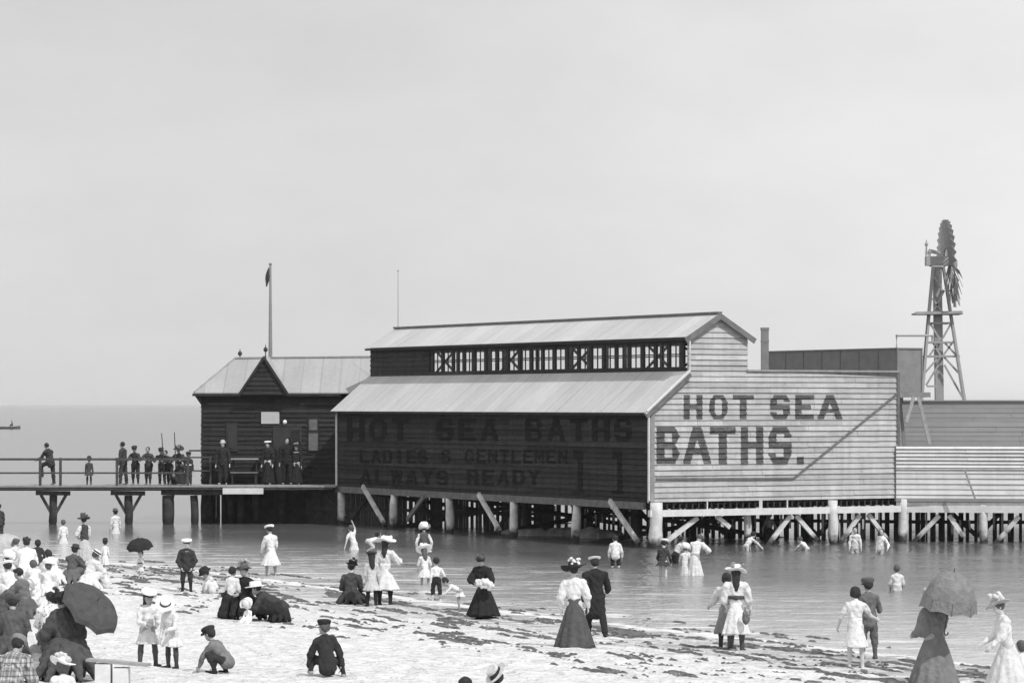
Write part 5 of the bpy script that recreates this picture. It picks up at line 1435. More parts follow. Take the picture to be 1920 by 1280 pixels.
    # --- hat
    if hat:
        ht, hv = hat[0], hat[1]; ho = hat[2] if len(hat) > 2 else {}
        hm = cloth(hv); S = hh / .22 * ho.get('s', 1.0)
        tilt = Matrix.Rotation(R(ho.get('tilt', 0)), 3, 'X') @ Matrix.Rotation(R(ho.get('roll', 0)), 3, 'Y')
        HH = HR @ tilt
        o0 = Hc + HR @ Vector((0, -.05 * hh, .30 * hh))
        def lathe(prof, wob=0, n=36, ys=1.12, off=Vector()):
            r_ = []
            for (r, z) in prof: r_.append([o0 + HH @ (Vector((math.cos(a) * r * S, math.sin(a) * r * ys * S, z * S + wob * r * math.sin(2 * a + seed) * S)) + off) for a in np.linspace(0, 2 * math.pi, n, endpoint=False)])
            x = MB(); x.loft(r_); return x
        if ht == 'boater':
            x = lathe([(.088, -.012), (.17, -.010), (.172, 0), (.092, .004), (.090, .075), (.075, .084), (.01, .085)])
            h0 = x.build('hat', hm, root, smooth=False); y_ = lathe([(.0915, .006), (.0955, .008), (.0945, .042), (.0905, .044)]); y_.build('hat_band', cloth(ho.get('band', .03)), h0, smooth=True)
        elif ht in ('wide', 'flower'):
            br = ho.get('brim', .235)
            x = lathe([(.07, -.035), (br * .7, -.012), (br, .0), (br, .010), (br * .6, .012), (.105, .02), (.098, .075), (.075, .105), (.01, .115)], wob=.16)
            h0 = x.build('hat', hm, root, smooth=True)
            t_ = MB(); rn2 = random.Random(seed + 5)
            for i in range(ho.get('nf', 9)):
                a = rn2.random() * 6.28; rr_ = rn2.uniform(.06, .13)
                t_.ell(o0 + HH @ Vector((math.cos(a) * rr_ * S, math.sin(a) * rr_ * S, rn2.uniform(.04, .12 if ht == 'wide' else .17) * S)), .045 * S, .04 * S, .035 * S, n=8, m=6)
            put('hat_trimming', remesh(t_, 'hat_trimming', cloth(ho.get('trim', .04)), .012, disp=.012, seed=seed), h0)
        elif ht == 'cap':
            x = lathe([(.085, -.03), (.098, -.01), (.118, .035), (.112, .062), (.07, .082), (.01, .086)]); h0 = x.build('hat', hm, root, smooth=True)
            y_ = MB(); pts = [(math.cos(a) * .10, math.sin(a) * .115) for a in np.linspace(R(25), R(155), 9)]; pts2 = [(math.cos(a) * .115, math.sin(a) * .175) for a in np.linspace(R(155), R(25), 9)]
            y_.prism([o0 + HH @ Vector((px_ * S, py_ * S, -.02 * S - (.012 if abs(py_) > .12 else 0))) for px_, py_ in pts + pts2], HH @ Vector((0, 0, .008))); y_.build('visor', cloth(ho.get('band', hv)), h0)
        elif ht == 'sailor':
            x = lathe([(.085, -.03), (.092, .0), (.145, .028), (.14, .055), (.07, .066), (.01, .067)]); h0 = x.build('hat', hm, root, smooth=True)
            y_ = lathe([(.088, -.032), (.097, -.028), (.100, .0), (.094, .003)]); y_.build('hat_band', cloth(ho.get('band', .03)), h0, smooth=True)
        elif ht == 'bowler':
            x = lathe([(.088, -.02), (.128, -.016), (.13, -.006), (.094, -.004), (.094, .05), (.078, .085), (.04, .10), (.01, .102)]); h0 = x.build('hat', hm, root, smooth=True)
        elif ht == 'toque':
            x = lathe([(.09, -.03), (.13, .0), (.135, .05), (.10, .08), (.01, .09)], wob=.1); h0 = x.build('hat', hm, root, smooth=True)
            t_ = MB()
            for i in range(6): t_.ell(o0 + HH @ Vector((rnd.uniform(-.1, .1) * S, rnd.uniform(-.05, .1) * S, rnd.uniform(.05, .13) * S)), .04, .04, .045, n=8, m=6)
            put('hat_trimming', remesh(t_, 'hat_trimming', cloth(ho.get('trim', .3)), .012, disp=.01, seed=seed), h0)
        elif ht == 'bonnet':
            x = lathe([(.10, -.09), (.125, -.05), (.135, .02), (.125, .075), (.08, .115), (.01, .12)], wob=.08); h0 = x.build('hat', hm, root, smooth=True)
            y_ = MB(); rr2 = []
            for (d_, r) in ((.0, .125), (.05, .16), (.055, .165), (.0, .13)): rr2.append([o0 + HH @ Vector((math.cos(a) * r * S, (.07 + d_) * S, -.03 * S + math.sin(a) * r * S)) for a in np.linspace(R(-30), R(210), 24)])
            y_.loft(rr2, close=False); y_.build('hat_frill', hm, h0, smooth=True)
    root['H_'] = 0; del root['H_']
    return root, dict(J=J, P=P, N=N, Hc=Hc, k=k, loc=loc, yaw=yaw)
def world_pt(info, v):
    return info['loc'] + Matrix.Rotation(R(info['yaw']), 3, 'Z') @ v

def umbrella(label, tip, axis, radius, v, hand=None, depth=.42, group=None, name='umbrella', shaft_len=.95):
    """tip: world point of the ferrule base; axis: unit vector from canopy down the stick"""
    axis = Vector(axis).normalized(); tip = Vector(tip)
    root = thing(name, tip + axis * .8, label, name.replace('_', ' '), group)
    x = axis.cross(Vector((0, 1, 0))); x = x.normalized() if x.length > .1 else Vector((1, 0, 0)); y = axis.cross(x).normalized()
    n = 48; prof = [(0.02, 0), (.25, .035), (.5, .14), (.75, .34), (.92, .62), (1.0, .92)]
    rings = []
    for side in (0, 1):
        seq = prof if side == 0 else prof[::-1]
        for (r, d) in seq:
            ring = []
            for j in range(n):
                a = 2 * math.pi * j / n; ph = (j % 6) / 6.0; sc = 1 - .055 * r * math.sin(math.pi * ph)
                ring.append(tip + axis * (d * depth * radius + side * .006 - .075 * r * math.sin(math.pi * ph) * radius) + (x * math.cos(a) + y * math.sin(a)) * radius * r * sc)
            rings.append(ring)
    q = MB(); q.loft(rings); q.build('canopy', cloth(v), root)
    q = MB()
    for j in range(8):
        a = 2 * math.pi * j / 8
        pts = [tip + axis * (d * depth * radius + .012) + (x * math.cos(a) + y * math.sin(a)) * radius * r for r, d in prof]
        q.tube(pts, .005, n=5); q.bar(tip + axis * radius * .55, pts[3], .006, .006)
    q.build('ribs', M['iron'], root)
    end = tip + axis * shaft_len
    q = MB(); q.tube([tip - axis * .07, end], [.008, .009], n=8); q.build('shaft', M['iron'], root)
    q = MB(); q.tube([end, end + axis * .07, end + axis * .11 + x * .03, end + axis * .09 + x * .06, end + axis * .05 + x * .065], .013, n=8); q.build('handle', M['hair_brown'], root)
    return root
# ------------------------------------------------------------ who is on the beach
WH, OFF, GR, DK, BK = .63, .50, .28, .06, .028
HD, HBr = 'hair_dark', 'hair_brown'
def mix(*ds, **k):
    o = {}
    for d in ds: o.update(d)
    o.update(k); return o

# --- middle of the beach
figure('woman in white blouse, long grey skirt and flowered hat walking to the water', 1077, 1214, top=1045, yaw=-8, pose=mix(lean=6, head=8, roll=-3, aL=(-4, 14), aR=(2, 20), fL=(8, 2), fR=(16, 2)),
       wear=[('bodice', .66, dict(puff=1, pad=.024, blouse=1, name='blouse')), ('skirt', .085, dict(flare=.34, folds=11, fa=.13, train=.12, hem=.015))], hair=(HD, 'bun'), hat=('flower', .03, dict(brim=.25, trim=.72, roll=-10, nf=11)), skin='skin_pale')
figure('man in long black coat and pale-topped cap beside the woman in white blouse', 1117, 1194, top=1038, yaw=12, kind='man', pose=mix(P_WALK, lean=5, head=12, aR=(12, 16), fR=(70, 10)),
       wear=[('jacket', BK, dict(skirt=.20, pad=.03)), ('trousers', BK), ('shoes', BK)], hair=(HD, 'short'), hat=('sailor', .55, dict(band=.03, s=.9)))
figure('woman in full black dress with a white scarf, holding a white bundle at her waist', 906, 1160, top=1034, yaw=160, pose=mix(lean=10, head=26, aL=(20, 22), aR=(18, 24), fL=(60, -40), fR=(62, -40)),
       wear=[('bodice', BK, dict(puff=1, pad=.03, name='blouse')), ('skirt', BK, dict(flare=.40, folds=12, fa=.10, hem=.06)), ('shoes', BK)], hair=(HD, 'bun'), hat=('toque', .04, dict(trim=.1, s=.8)))
b_ = on_sand(906, 1160); q = MB(); q.only = True; q.ell(b_ + Vector((.02, -.34, .80)), .17, .10, .11); q.cap(b_ + Vector((-.12, -.30, .84)), .06, b_ + Vector((.17, -.34, .78)), .07); q.cap(b_ + Vector((.15, -.35, .73)), .06, b_ + Vector((.12, -.36, .66)), .03)
o = put('cloth_bundle', remesh(q, 'cloth_bundle', cloth(WH), .02, disp=.03), None); tag(o, 'white cloth bundle carried in the arms of the woman in black', 'bundle')
figure('small child in white stooping with dark head down left of the woman in black', 862, 1143, H=.92, yaw=100, pose=mix(P_BEND, lean=62), wear=[('dress', WH, dict(hem=.35, flare=.24))], hair=(HD, 'short'))
figure('girl in white dress and very wide white hat, black stockings', 722, 1134, top=1003, yaw=-18, pose=mix(P_STAND, aR=(30, 30), fR=(100, -10), aL=(4, 10), tL=(6, 9), tR=(-4, 9)),
       wear=[('dress', .66, dict(hem=.24, flare=.33, folds=10, fa=.12, puff=1)), ('stockings', BK), ('shoes', BK)], hair=(HD, 'long'), hat=('wide', .86, dict(brim=.25, trim=.8)))
figure('smaller dark-haired girl just left of the girl in the very wide white hat', 697, 1136, top=1030, yaw=10, wear=[('dress', OFF, dict(hem=.30, flare=.24)), ('stockings', BK), ('shoes', BK)], hair=(HD, 'long'), hat=('sailor', .05))
figure('woman wading in white cap and dark bodice with bunched white skirt, hands on hips', 795, 1060, top=978, yaw=5, wade=.10, pose=mix(P_STAND, aL=(-8, 24), aR=(-8, 24), fL=(10, -4), fR=(10, -4)),
       wear=[('bodice', .10, dict(sleeve='none', pad=.012)), ('skirt', WH, dict(hem=.38, flare=.24, fa=.12)), ('bodice', WH, dict(pad=.006))], hair=(HD, 'short'), hat=('bonnet', .86))
figure('stooping girl with big white hat below the wading woman in dark bodice', 797, 1096, H=1.12, yaw=15, pose=mix(P_SKIRTHOLD, lean=14), wear=[('dress', .66, dict(hem=.28, flare=.26))], hair=(HBr, 'long'), hat=('wide', .86, dict(brim=.21, trim=.85, s=1.1, tilt=-12)))
figure('boy in white shirt and black knee breeches, bare legs apart at the water edge', 818, 1125, top=1043, yaw=10, pose=mix(P_WALK, aR=(8, 32), fR=(20, 24), tL=(8, 6), sL=-4, tR=(-10, 6), sR=-12), wear=[('shirt', .66, dict(sleeve='long')), ('knickers', BK, dict(len=.35))], hair=(HD, 'short'), skin='skin_pale')
figure('woman in dark dress and black hat seated on the sand with her back turned', 658, 1131, H=1.58, yaw=-8, pose=mix(P_SIT, head=6, turn=-30), wear=[('jacket', .065, dict(pad=.03, puff=.6)), ('skirt', .05, dict(seated=1, spread=.36))], hair=(HD, 'bun'), hat=('flower', .03, dict(brim=.16, trim=.03, roll=16, s=.9)), skin='skin_pale')
figure('child in white splashing with one arm raised in the shallows', 664, 1030, H=1.25, yaw=30, wade=.42, pose=mix(lean=12, roll=-14, head=-5, aR=(150, 20), fR=(170, -20), aL=(-10, 22), fL=(0, 18)), wear=[('dress', .66, dict(hem=.25, flare=.22, sleeve='short'))], hair=(HBr, 'short'), skin='skin_pale')
figure('child in white stretched forward on all fours in the shallows beside the splashing child', 690, 1034, H=1.10, yaw=-70, wade=.12, pose=mix(lean=78, head=-30, aL=(100, 5), aR=(90, 6), fL=(60, 2), fR=(60, 2), tL=(60, 5), tR=(40, 5), sL=-50, sR=-60), wear=[('shirt', .8), ('knickers', .55)], hair=(HD, 'short'))
figure('woman all in white with white hat wading alone off the pier end', 508, 1079, top=981, yaw=28, pose=mix(P_SKIRTHOLD, lean=5, aL=(24, 10), fL=(26, 0), aR=(10, 10)), wear=[('bodice', .66, dict(pad=.022, blouse=1, name='blouse')), ('skirt', .66, dict(hem=.24, flare=.30, fa=.10))], hair=(HD, 'bun'), hat=('sailor', .86))
figure('boy in dark sailor suit and white round cap standing by the water', 350, 1108, top=1006, yaw=185, pose=mix(P_HANDSFRONT, aL=(4, 22), aR=(4, 22), fL=(22, -24), fR=(22, -24), tL=(2, 5), tR=(-2, 5), sL=0, sR=-3, head=10), wear=[('jacket', .045, dict(pad=.04, skirt=.05)), ('knickers', .045), ('stockings', BK), ('shoes', BK), ('collar', .5)], hair=(HBr, 'short'), hat=('sailor', .8), skin='skin_pale')
figure('boy in white shirt and dark breeches standing by the seated woman in black jacket', 435, 1160, top=1062, yaw=-25, pose=mix(aL=(4, 12), aR=(4, 14), tL=(2, 5), tR=(-4, 5)), wear=[('shirt', .66, dict(pad=.03, hip=1)), ('knickers', BK, dict(len=.5)), ('stockings', BK)], hair=(HD, 'short'))
figure('seated woman in black jacket over white blouse with trimmed grey hat, facing the camera', 463, 1160, H=1.60, yaw=150, pose=mix(P_SITK, head=4, lean=10, tL=(104, 20), tR=(96, 26), aR=(40, 26), fR=(70, 20)), wear=[('bodice', WH, dict(pad=.006)), ('jacket', BK, dict(pad=.026, skirt=.0)), ('skirt', BK, dict(seated=1, spread=.40))], hair=(HD, 'bun'), hat=('flower', .12, dict(brim=.17, trim=.35, nf=14)))
figure('woman in black hunched on her knees on the sand under a broad flat white hat', 524, 1164, H=1.58, yaw=82, pose=mix(lean=62, head=-4, tL=(86, 8), tR=(80, 10), sL=-86, sR=-84, aL=(46, 12), aR=(42, 14), fL=(60, -8), fR=(56, -6)), wear=[('jacket', .05, dict(pad=.045)), ('skirt', BK, dict(seated=1, cover=.95, spread=.24)), ('shoes', BK)], hair=(HD, 'bun'), hat=('boater', .84, dict(s=1.25, band=.8, tilt=10)))
figure('baby in white cap on the sand before the woman in black jacket', 466, 1166, H=.62, yaw=160, pose=mix(P_SIT), wear=[('dress', .8, dict(seated=1))], hat=('bonnet', .82), skin='skin_pale', face=False)
figure('child in white with dark round hat bent low left of the seated family', 402, 1112, H=.95, yaw=120, pose=mix(P_CROUCH, lean=35), wear=[('dress', WH, dict(seated=1, pad=.05))], hair=(HD, 'short'), hat=('bowler', .03, dict(s=1.4)))
figure('boy in grey jacket and dark cap crouching and digging in the sand', 424, 1262, H=1.28, yaw=62, pose=mix(P_CROUCH, lean=42, head=8, aL=(50, 6), fL=(24, 0), aR=(34, 8), fR=(14, 0)), wear=[('jacket', .17, dict(pad=.03)), ('knickers', .045, dict(len=.4)), ('stockings', BK), ('shoes', BK)], hair=(HD, 'short'), hat=('cap', .035))
figure('boy in black suit and cap squatting with arms hanging down, back to the camera', 613, 1268, H=1.36, yaw=6, pose=mix(lean=14, roll=-5, head=-4, turn=40, tL=(98, 26), tR=(92, 28), sL=-58, sR=-52, aL=(12, 24), fL=(8, 6), aR=(4, 26), fR=(6, 4)), wear=[('jacket', .035, dict(pad=.035, skirt=.08)), ('knickers', .035, dict(len=.4)), ('stockings', BK), ('shoes', .3)], hair=(HBr, 'short'), hat=('cap', .03))
figure('girl in white dress with long dark hair and black stockings, right hand on her hip', 276, 1248, top=1098, yaw=205, pose=mix(aL=(0, 14), fL=(60, -30), aR=(20, 10), fR=(80, -20), tL=(4, 12), tR=(-2, 8), head=20, sL=0, sR=-2), wear=[('dress', .66, dict(hem=.30, flare=.23, fa=.06)), ('stockings', .09), ('shoes', .06)], hair=(HD, 'long'), hat=('sailor', .86, dict(band=.03)))
figure('girl in white with a black-banded straw hat bending her head beside the long-haired girl', 322, 1251, top=1112, yaw=150, pose=mix(lean=10, head=35, aL=(20, 8), fL=(80, -10), tL=(2, 6), tR=(-4, 6), sL=-2, sR=-4), wear=[('dress', .66, dict(hem=.31, flare=.23)), ('stockings', .07), ('shoes', .03)], hair=(HBr, 'short'), hat=('boater', .82, dict(band=.02, roll=-32)), skin='skin_pale')

# --- right half
figure('girl in pale skirt with broad cream hat, dark sash and carried bag', 1380, 1220, top=1056, yaw=-6, pose=mix(aL=(6, 10), aR=(14, 14), fR=(26, 6), fL=(30, -20), tL=(3, 4), tR=(-3, 4), sR=-3), wear=[('bodice', .66, dict(puff=1, pad=.02, blouse=1, name='blouse')), ('skirt', .72, dict(hem=.21, flare=.25, folds=11, fa=.12)), ('sash', .08), ('stockings', .08), ('shoes', .06)], hair=(HD, 'long'), hat=('wide', .78, dict(brim=.22, trim=.25, roll=10, nf=6)))
figure('darker girl bareheaded with cropped hair leaning on the girl in the cream hat', 1362, 1216, top=1076, yaw=-14, pose=mix(aL=(10, 26), fL=(60, 30), tL=(3, 5), tR=(-3, 5)), wear=[('bodice', .60, dict(puff=.8, name='blouse')), ('skirt', .22, dict(hem=.22, flare=.24, fa=.10)), ('stockings', .07), ('shoes', .05)], hair=(HD, 'bob'))
p_ = on_sand(1396, 1222); q = MB(); q.only = True; q.ell(p_ + Vector((.02, -.05, .66)), .075, .06, .14); q.cap(p_ + Vector((.0, -.05, .78)), .02, p_ + Vector((.01, -.04, .86)), .015)
o = put('handbag', remesh(q, 'handbag', cloth(.14), .013, disp=.01), None); tag(o, 'small dark drawstring bag hanging at the side of the girl in the cream hat', 'bag')
figure('barelegged girl in a loose white shift, bareheaded with cropped dark hair', 1604, 1254, top=1102, yaw=-5, pose=mix(head=14, aL=(8, 26), fL=(40, 12), aR=(30, 30), fR=(70, 30), tL=(2, 4), tR=(-3, 6), sL=0, sR=-3), wear=[('dress', .66, dict(hem=.28, flare=.235, fa=.05, folds=7, sleeve='short'))], hair=(HD, 'bob'), skin='skin_pale')
figure('boy in grey knickerbocker suit and cap standing close beside the girl in the white shift', 1629, 1234, top=1087, yaw=14, pose=mix(aR=(14, 20), fR=(80, 20), head=8), wear=[('jacket', .13, dict(pad=.026, skirt=.08)), ('knickers', .11, dict(len=.3)), ('stockings', .11), ('shoes', .09)], hair=(HD, 'short'), hat=('cap', .10, dict(s=1.1)))
r_, inf = figure('stout woman in long grey dress standing under a large grey umbrella', 1752, 1281, top=1104, yaw=30, build=1.38, pose=mix(aL=(6, 14), fL=(64, 6), aR=(40, 16), fR=(120, -10), head=2), wear=[('bodice', .19, dict(pad=.045, puff=1.6, name='blouse')), ('skirt', .19, dict(flare=.44, folds=12, fa=.10, hem=.0))], hair=('hair_brown', 'bun'), hat=('toque', .3, dict(trim=.35)))
hp = world_pt(inf, inf['J']['R'][7])
umbrella('large grey umbrella held over the stout woman in the long grey dress', at(1789, 1072, inf['loc'].y - .42), (-.14, .16, -1), .49, .20, depth=1.45, shaft_len=.98)
figure('woman in white dress and pale grey straw hat at the right edge of the beach', 1888, 1300, top=1108, yaw=100, pose=mix(lean=10, head=16, aL=(24, 8), fL=(48, 4), aR=(20, 10), fR=(60, -10)), wear=[('bodice', .66, dict(puff=1, blouse=1, name='blouse')), ('skirt', .58, dict(flare=.46, folds=12, hem=.0))], hair=('hair_brown', 'bun'), hat=('flower', .42, dict(brim=.2, trim=.55, roll=10)), skin='skin_pale')
figure('child in pale frock half out of the picture at the lower right corner', 1916, 1296, top=1205, yaw=60, wear=[('dress', .72, dict(hem=.3))], hair=('hair_brown', 'bob'), skin='skin_pale')

# --- in the water
G = 'children paddling under and beside the bath house'
figure('boy in pale shirt and rolled dark trousers wading, back to the camera', 1154, 1062, top=1003, yaw=0, wade=.24, group=G, pose=mix(head=24, lean=10, aL=(6, 16), aR=(6, 18), tL=(2, 7), tR=(-2, 7)), wear=[('shirt', .66, dict(pad=.045, hip=1)), ('knickers', BK, dict(len=.0))], hair=(HD, 'short'), skin='skin_pale')
figure('wading woman in dark frock and white hat with skirt lifted near the corner pile', 1243, 1080, top=1008, yaw=-20, wade=.22, group=G, pose=P_SKIRTHOLD, wear=[('dress', .055, dict(hem=.42, flare=.25))], hair=(HD, 'bun'), hat=('sailor', .8), skin='skin_pale')
figure('child in pale blouse leaning out from behind the dark-frocked wader', 1266, 1055, H=1.25, yaw=-60, wade=.4, group=G, pose=mix(lean=28, aR=(50, 10), fR=(60, 5)), wear=[('shirt', .6), ('knickers', BK)], hair=(HD, 'short'))
figure('girl in white bonnet and long white frock wading, left one of two in white', 1284, 1078, top=1019, yaw=-14, wade=.22, group=G, pose=P_SKIRTHOLD, wear=[('dress', .66, dict(hem=.12, flare=.22))], hair=(HBr, 'bun'), hat=('bonnet', .84))
figure('girl in white stooping with one elbow out beside the girl in white bonnet', 1303, 1078, H=1.42, yaw=-25, wade=.22, group=G, pose=mix(lean=30, head=40, aR=(20, 45), fR=(60, -30), aL=(40, 5)), wear=[('dress', .66, dict(hem=.10, flare=.26, puff=1))], hair=(HBr, 'bun'))
figure('child in white shirt reaching down into the water under the bath house', 1399, 1032, H=1.15, yaw=-50, wade=.42, group=G, pose=mix(lean=44, head=20, aR=(60, 18), fR=(40, 24), aL=(30, 4)), wear=[('shirt', .66)], hair=(HD, 'short'), skin='skin_pale')
figure('child standing in the shade under the house between the white piles', 1443, 1012, H=1.30, yaw=170, wade=.32, group=G, pose=mix(aL=(10, 24), aR=(10, 24)), wear=[('shirt', .40), ('knickers', .06)], hair=(HD, 'short'))
figure('small child crouched low in the water under the diagonal brace', 1514, 1032, H=.95, yaw=50, wade=.40, group=G, pose=P_BEND, wear=[('shirt', .68)], hair=(HBr, 'short'), skin='skin_pale')
figure('boy in white standing upright in the water under the right-hand braces', 1603, 1036, H=1.28, yaw=180, wade=.42, group=G, pose=mix(head=16, lean=6, aL=(10, 12), aR=(10, 12)), wear=[('shirt', .66, dict(hip=1)), ('knickers', .5)], hair=(HD, 'short'), skin='skin_pale')
figure('boy in white leaning to one side in the water under the right-hand braces', 1650, 1038, H=1.22, yaw=150, wade=.40, group=G, pose=mix(roll=-14, head=12, aL=(6, 34), fL=(50, 10)), wear=[('shirt', .78, dict(hip=1)), ('knickers', .5)], hair=(HD, 'short'), skin='skin_pale')
figure('child in white sitting waist-deep in open water, seen from behind', 1682, 1107, H=1.15, yaw=5, wade=.50, group=G, pose=mix(head=10, aL=(10, 18), aR=(10, 18), fL=(40, -10), fR=(40, -10)), wear=[('shirt', .62, dict(hip=1, pad=.03))], hair=(HBr, 'short'), skin='skin')
figure('small pale figure wading beyond the pier with a dark hat', 217, 1000, H=1.35, yaw=30, wade=.5, pose=P_STAND, wear=[('dress', .66, dict(hem=.2))], hair=(HD, 'short'), hat=('bowler', .12))
figure('small pale figure wading between the first pier pile and the woman in the dark hat', 119, 1018, H=1.15, yaw=30, wade=.35, pose=P_STAND, wear=[('dress', .66, dict(hem=.2))], hair=('hair_brown', 'short'))
figure('dark figure at the left edge of the water cut by the picture border', -2, 1006, H=1.35, yaw=20, wade=.2, pose=P_STAND, wear=[('jacket', .06), ('trousers', .05)], hair=(HD, 'short'))

# --- left crowd, back rows
figure('woman in light skirt and dark waist with a feathered dark hat at the water edge', 158, 1053, top=960, yaw=30, pose=mix(P_WALK, aL=(10, 22), fL=(60, -30)), wear=[('bodice', .62, dict(puff=.6, name='blouse')), ('jacket', .06, dict(sleeve='none', pad=.02, skirt=0)), ('skirt', .45, dict(flare=.36, hem=.03, fa=.12))], hair=(HD, 'bun'), hat=('flower', .06, dict(brim=.2, trim=.1)))
figure('toddler in white with a dark hat standing at the water edge', 197, 1063, H=.78, yaw=0, wear=[('dress', .72, dict(hem=.1))], hair=(HD, 'short'), hat=('bowler', .05, dict(s=.9)))
figure('little girl in white standing beneath the small black umbrella', 264, 1084, top=1036, yaw=170, pose=mix(aL=(50, 10), fL=(140, -10)), wear=[('dress', .72, dict(hem=.3, flare=.2)), ('sash', .08)], hair=(HBr, 'short'), skin='skin_pale')
p_ = on_sand(264, 1084); umbrella('small black umbrella tilted over the little girl near the water', at(260, 1010, p_.y - .12), (.10, .30, -1), .37, .03, depth=.75, shaft_len=.75)
figure('girl in dark dress sitting upright at the back of the left crowd, arms akimbo', 71, 1057, H=1.15, yaw=10, pose=mix(P_SIT, aL=(-6, 30), aR=(-6, 30), fL=(20, -20), fR=(20, -20)), wear=[('dress', .04, dict(seated=1, spread=.22, pad=.03))], hair=(HD, 'bob'))
GC = 'people sitting close together on the sand at lower left'
def seat(label, px, feet, H=1.6, yaw=0, col=WH, skirt=None, hair=(HD, 'bun'), hat=None, pose=None, **kw):
    sp = kw.pop('spots', False); pl = kw.pop('plaid', False)
    return figure(label, px, feet, H=H, yaw=yaw, group=GC, pose=mix(P_SITK if pose is None else pose), wear=[('bodice', col, dict(puff=.8, pad=.03, hip=1, name='blouse', spots=sp, plaid=pl)), ('skirt', skirt if skirt is not None else col, dict(seated=1, spread=.34, plaid=pl))] + kw.pop('more', []), hair=hair, hat=hat, **kw)
seat('woman in white seated under the pale grey parasol at the left edge', 24, 1082, yaw=-20, col=.60, skirt=.76, hair=(HBr, 'bun'))
seat('woman in white shawl with a flat dark hat beside the pale grey parasol', 50, 1084, yaw=10, col=.66, hat=('toque', .05, dict(s=.8, trim=.05)), more=[('shawl', .84)])
p_ = on_sand(6, 1080); umbrella('large pale grey parasol at the left edge of the crowd', at(2, 1003, p_.y), (.05, .25, -1), .58, .42, depth=.62, name='parasol')
seat('woman with dark hair bowed, white blouse, in front of the walking lady', 103, 1094, H=1.45, yaw=40, col=.66, pose=mix(P_SITK, lean=34, head=20), hair=(HD, 'bob'))
seat('person in dark striped jacket behind the straw boater', 134, 1094, H=1.5, yaw=-30, col=.10, skirt=.12, hat=('bowler', .06), hair=(HD, 'short'))
seat('person in white with a flat straw boater tilted over the face', 166, 1104, H=1.5, yaw=-40, col=.66, pose=mix(P_SITK, lean=22, head=20), hat=('boater', .78, dict(band=.02, roll=22)), hair=(HBr, 'short'))
seat('woman in white bonnet at the left edge behind the dark-shouldered woman', 6, 1118, yaw=-30, col=.60, hat=('bonnet', .8))
seat('child in white frock seated in the middle of the crowd', 64, 1108, H=1.15, yaw=20, col=.66, hair=(HBr, 'bob'))
seat('child in white seated right of the middle of the crowd', 88, 1116, H=1.2, yaw=-10, col=.66, hair=('hair_brown', 'short'), hat=('boater', .82, dict(band=.7)))
seat('woman in white blouse leaning left with rounded back', 24, 1136, yaw=30, col=.66, pose=mix(P_SITK, lean=30), hat=('sailor', .8))
seat('woman with dark upswept hair in profile and grey bodice between two white blouses', 48, 1158, H=1.62, yaw=70, col=.14, skirt=.1, hair=(HD, 'bun'))
seat('child in pale frock and frilled bonnet right of the woman in profile', 68, 1150, H=1.1, yaw=150, col=.60, hat=('bonnet', .78), skin='skin_pale', face=False)
seat('woman in spotted white blouse with dark hair, back to the camera', 92, 1208, H=1.60, yaw=-6, col=.66, skirt=.3, hair=(HD, 'bun'), spots=True, pose=mix(P_SIT, head=14))
seat('broad woman in dark grey dress at the left edge, back turned', 24, 1226, H=1.66, yaw=10, col=.09, skirt=.08, hair=(HD, 'bun'), pose=mix(P_SIT, head=22), build=1.2, hat=('toque', .08, dict(trim=.1)))
r_, inf = figure('broad woman in dark grey dress and black plumed hat carrying the big dark umbrella', 128, 1274, H=1.72, yaw=40, group=GC, build=1.25, pose=mix(P_CHAIR, lean=12, head=16, aL=(30, 18), fL=(80, -20), aR=(10, 24), fR=(70, 20)), wear=[('jacket', .075, dict(pad=.05, skirt=.06, puff=.6)), ('skirt', .085, dict(seated=1, spread=.50, pad=.05)), ('collar', .7)], hair=(HD, 'bun'), hat=('flower', .04, dict(brim=.19, trim=.07, nf=12)))
p_ = inf['loc']; umbrella('big dark open umbrella resting on the shoulder of the woman in the plumed hat', at(182, 1126, p_.y - .05), (-.60, .40, -.62), .54, .075, depth=.42, shaft_len=.8)
lo_ = p_; stool = thing('stool', lo_, 'low wooden stool beneath the broad woman in the plumed hat', 'stool'); q = MB(); q.box(lo_.x - .2, lo_.x + .2, lo_.y - .2, lo_.y + .2, lo_.z + .34, lo_.z + .38); q.build('seat', M['dark_wood'], stool)
for sx in (-1, 1):
    for sy in (-1, 1):
        q = MB(); q.bar((lo_.x + sx * .16, lo_.y + sy * .16, lo_.z), (lo_.x + sx * .14, lo_.y + sy * .14, lo_.z + .34), .04, .04); q.build('leg', M['dark_wood'], stool)
seat('child with fair hair in grey pinafore crouching between the plaid shawl and the large woman', 66, 1272, H=1.18, yaw=-30, col=.22, skirt=.3, hair=(HBr, 'bob'), pose=mix(P_SITK, lean=24))
figure('person wrapped in a pale plaid shawl at the bottom left corner', 22, 1318, H=1.62, yaw=-12, group=GC, pose=mix(P_SIT, lean=16, head=34), wear=[('shawl', .50, dict(plaid=True)), ('bodice', .3, dict(pad=.02)), ('skirt', .48, dict(seated=1, plaid=True))], hair=(HD, 'short'), hat=('cap', .22))
seat('child in a large white ribboned hat at the bottom edge of the crowd', 118, 1330, H=1.12, yaw=12, col=.66, hair=(HBr, 'bob'), hat=('wide', .84, dict(brim=.21, trim=.55, roll=18)), pose=mix(P_SIT))
# straw-hatted head at the bottom edge
figure('person in a tilted straw boater, only the head showing at the bottom edge', 946, 1390, H=1.55, yaw=30, pose=mix(P_SIT, head=4, roll=-10), wear=[('jacket', .1)], hair=(HD, 'short'), hat=('boater', .60, dict(band=.04, roll=-52)))
figure('person with dark hair low at the bottom edge left of the straw boater', 872, 1398, H=1.42, yaw=0, pose=mix(P_SIT, head=12), wear=[('jacket', .2)], hair=(HD, 'short'))

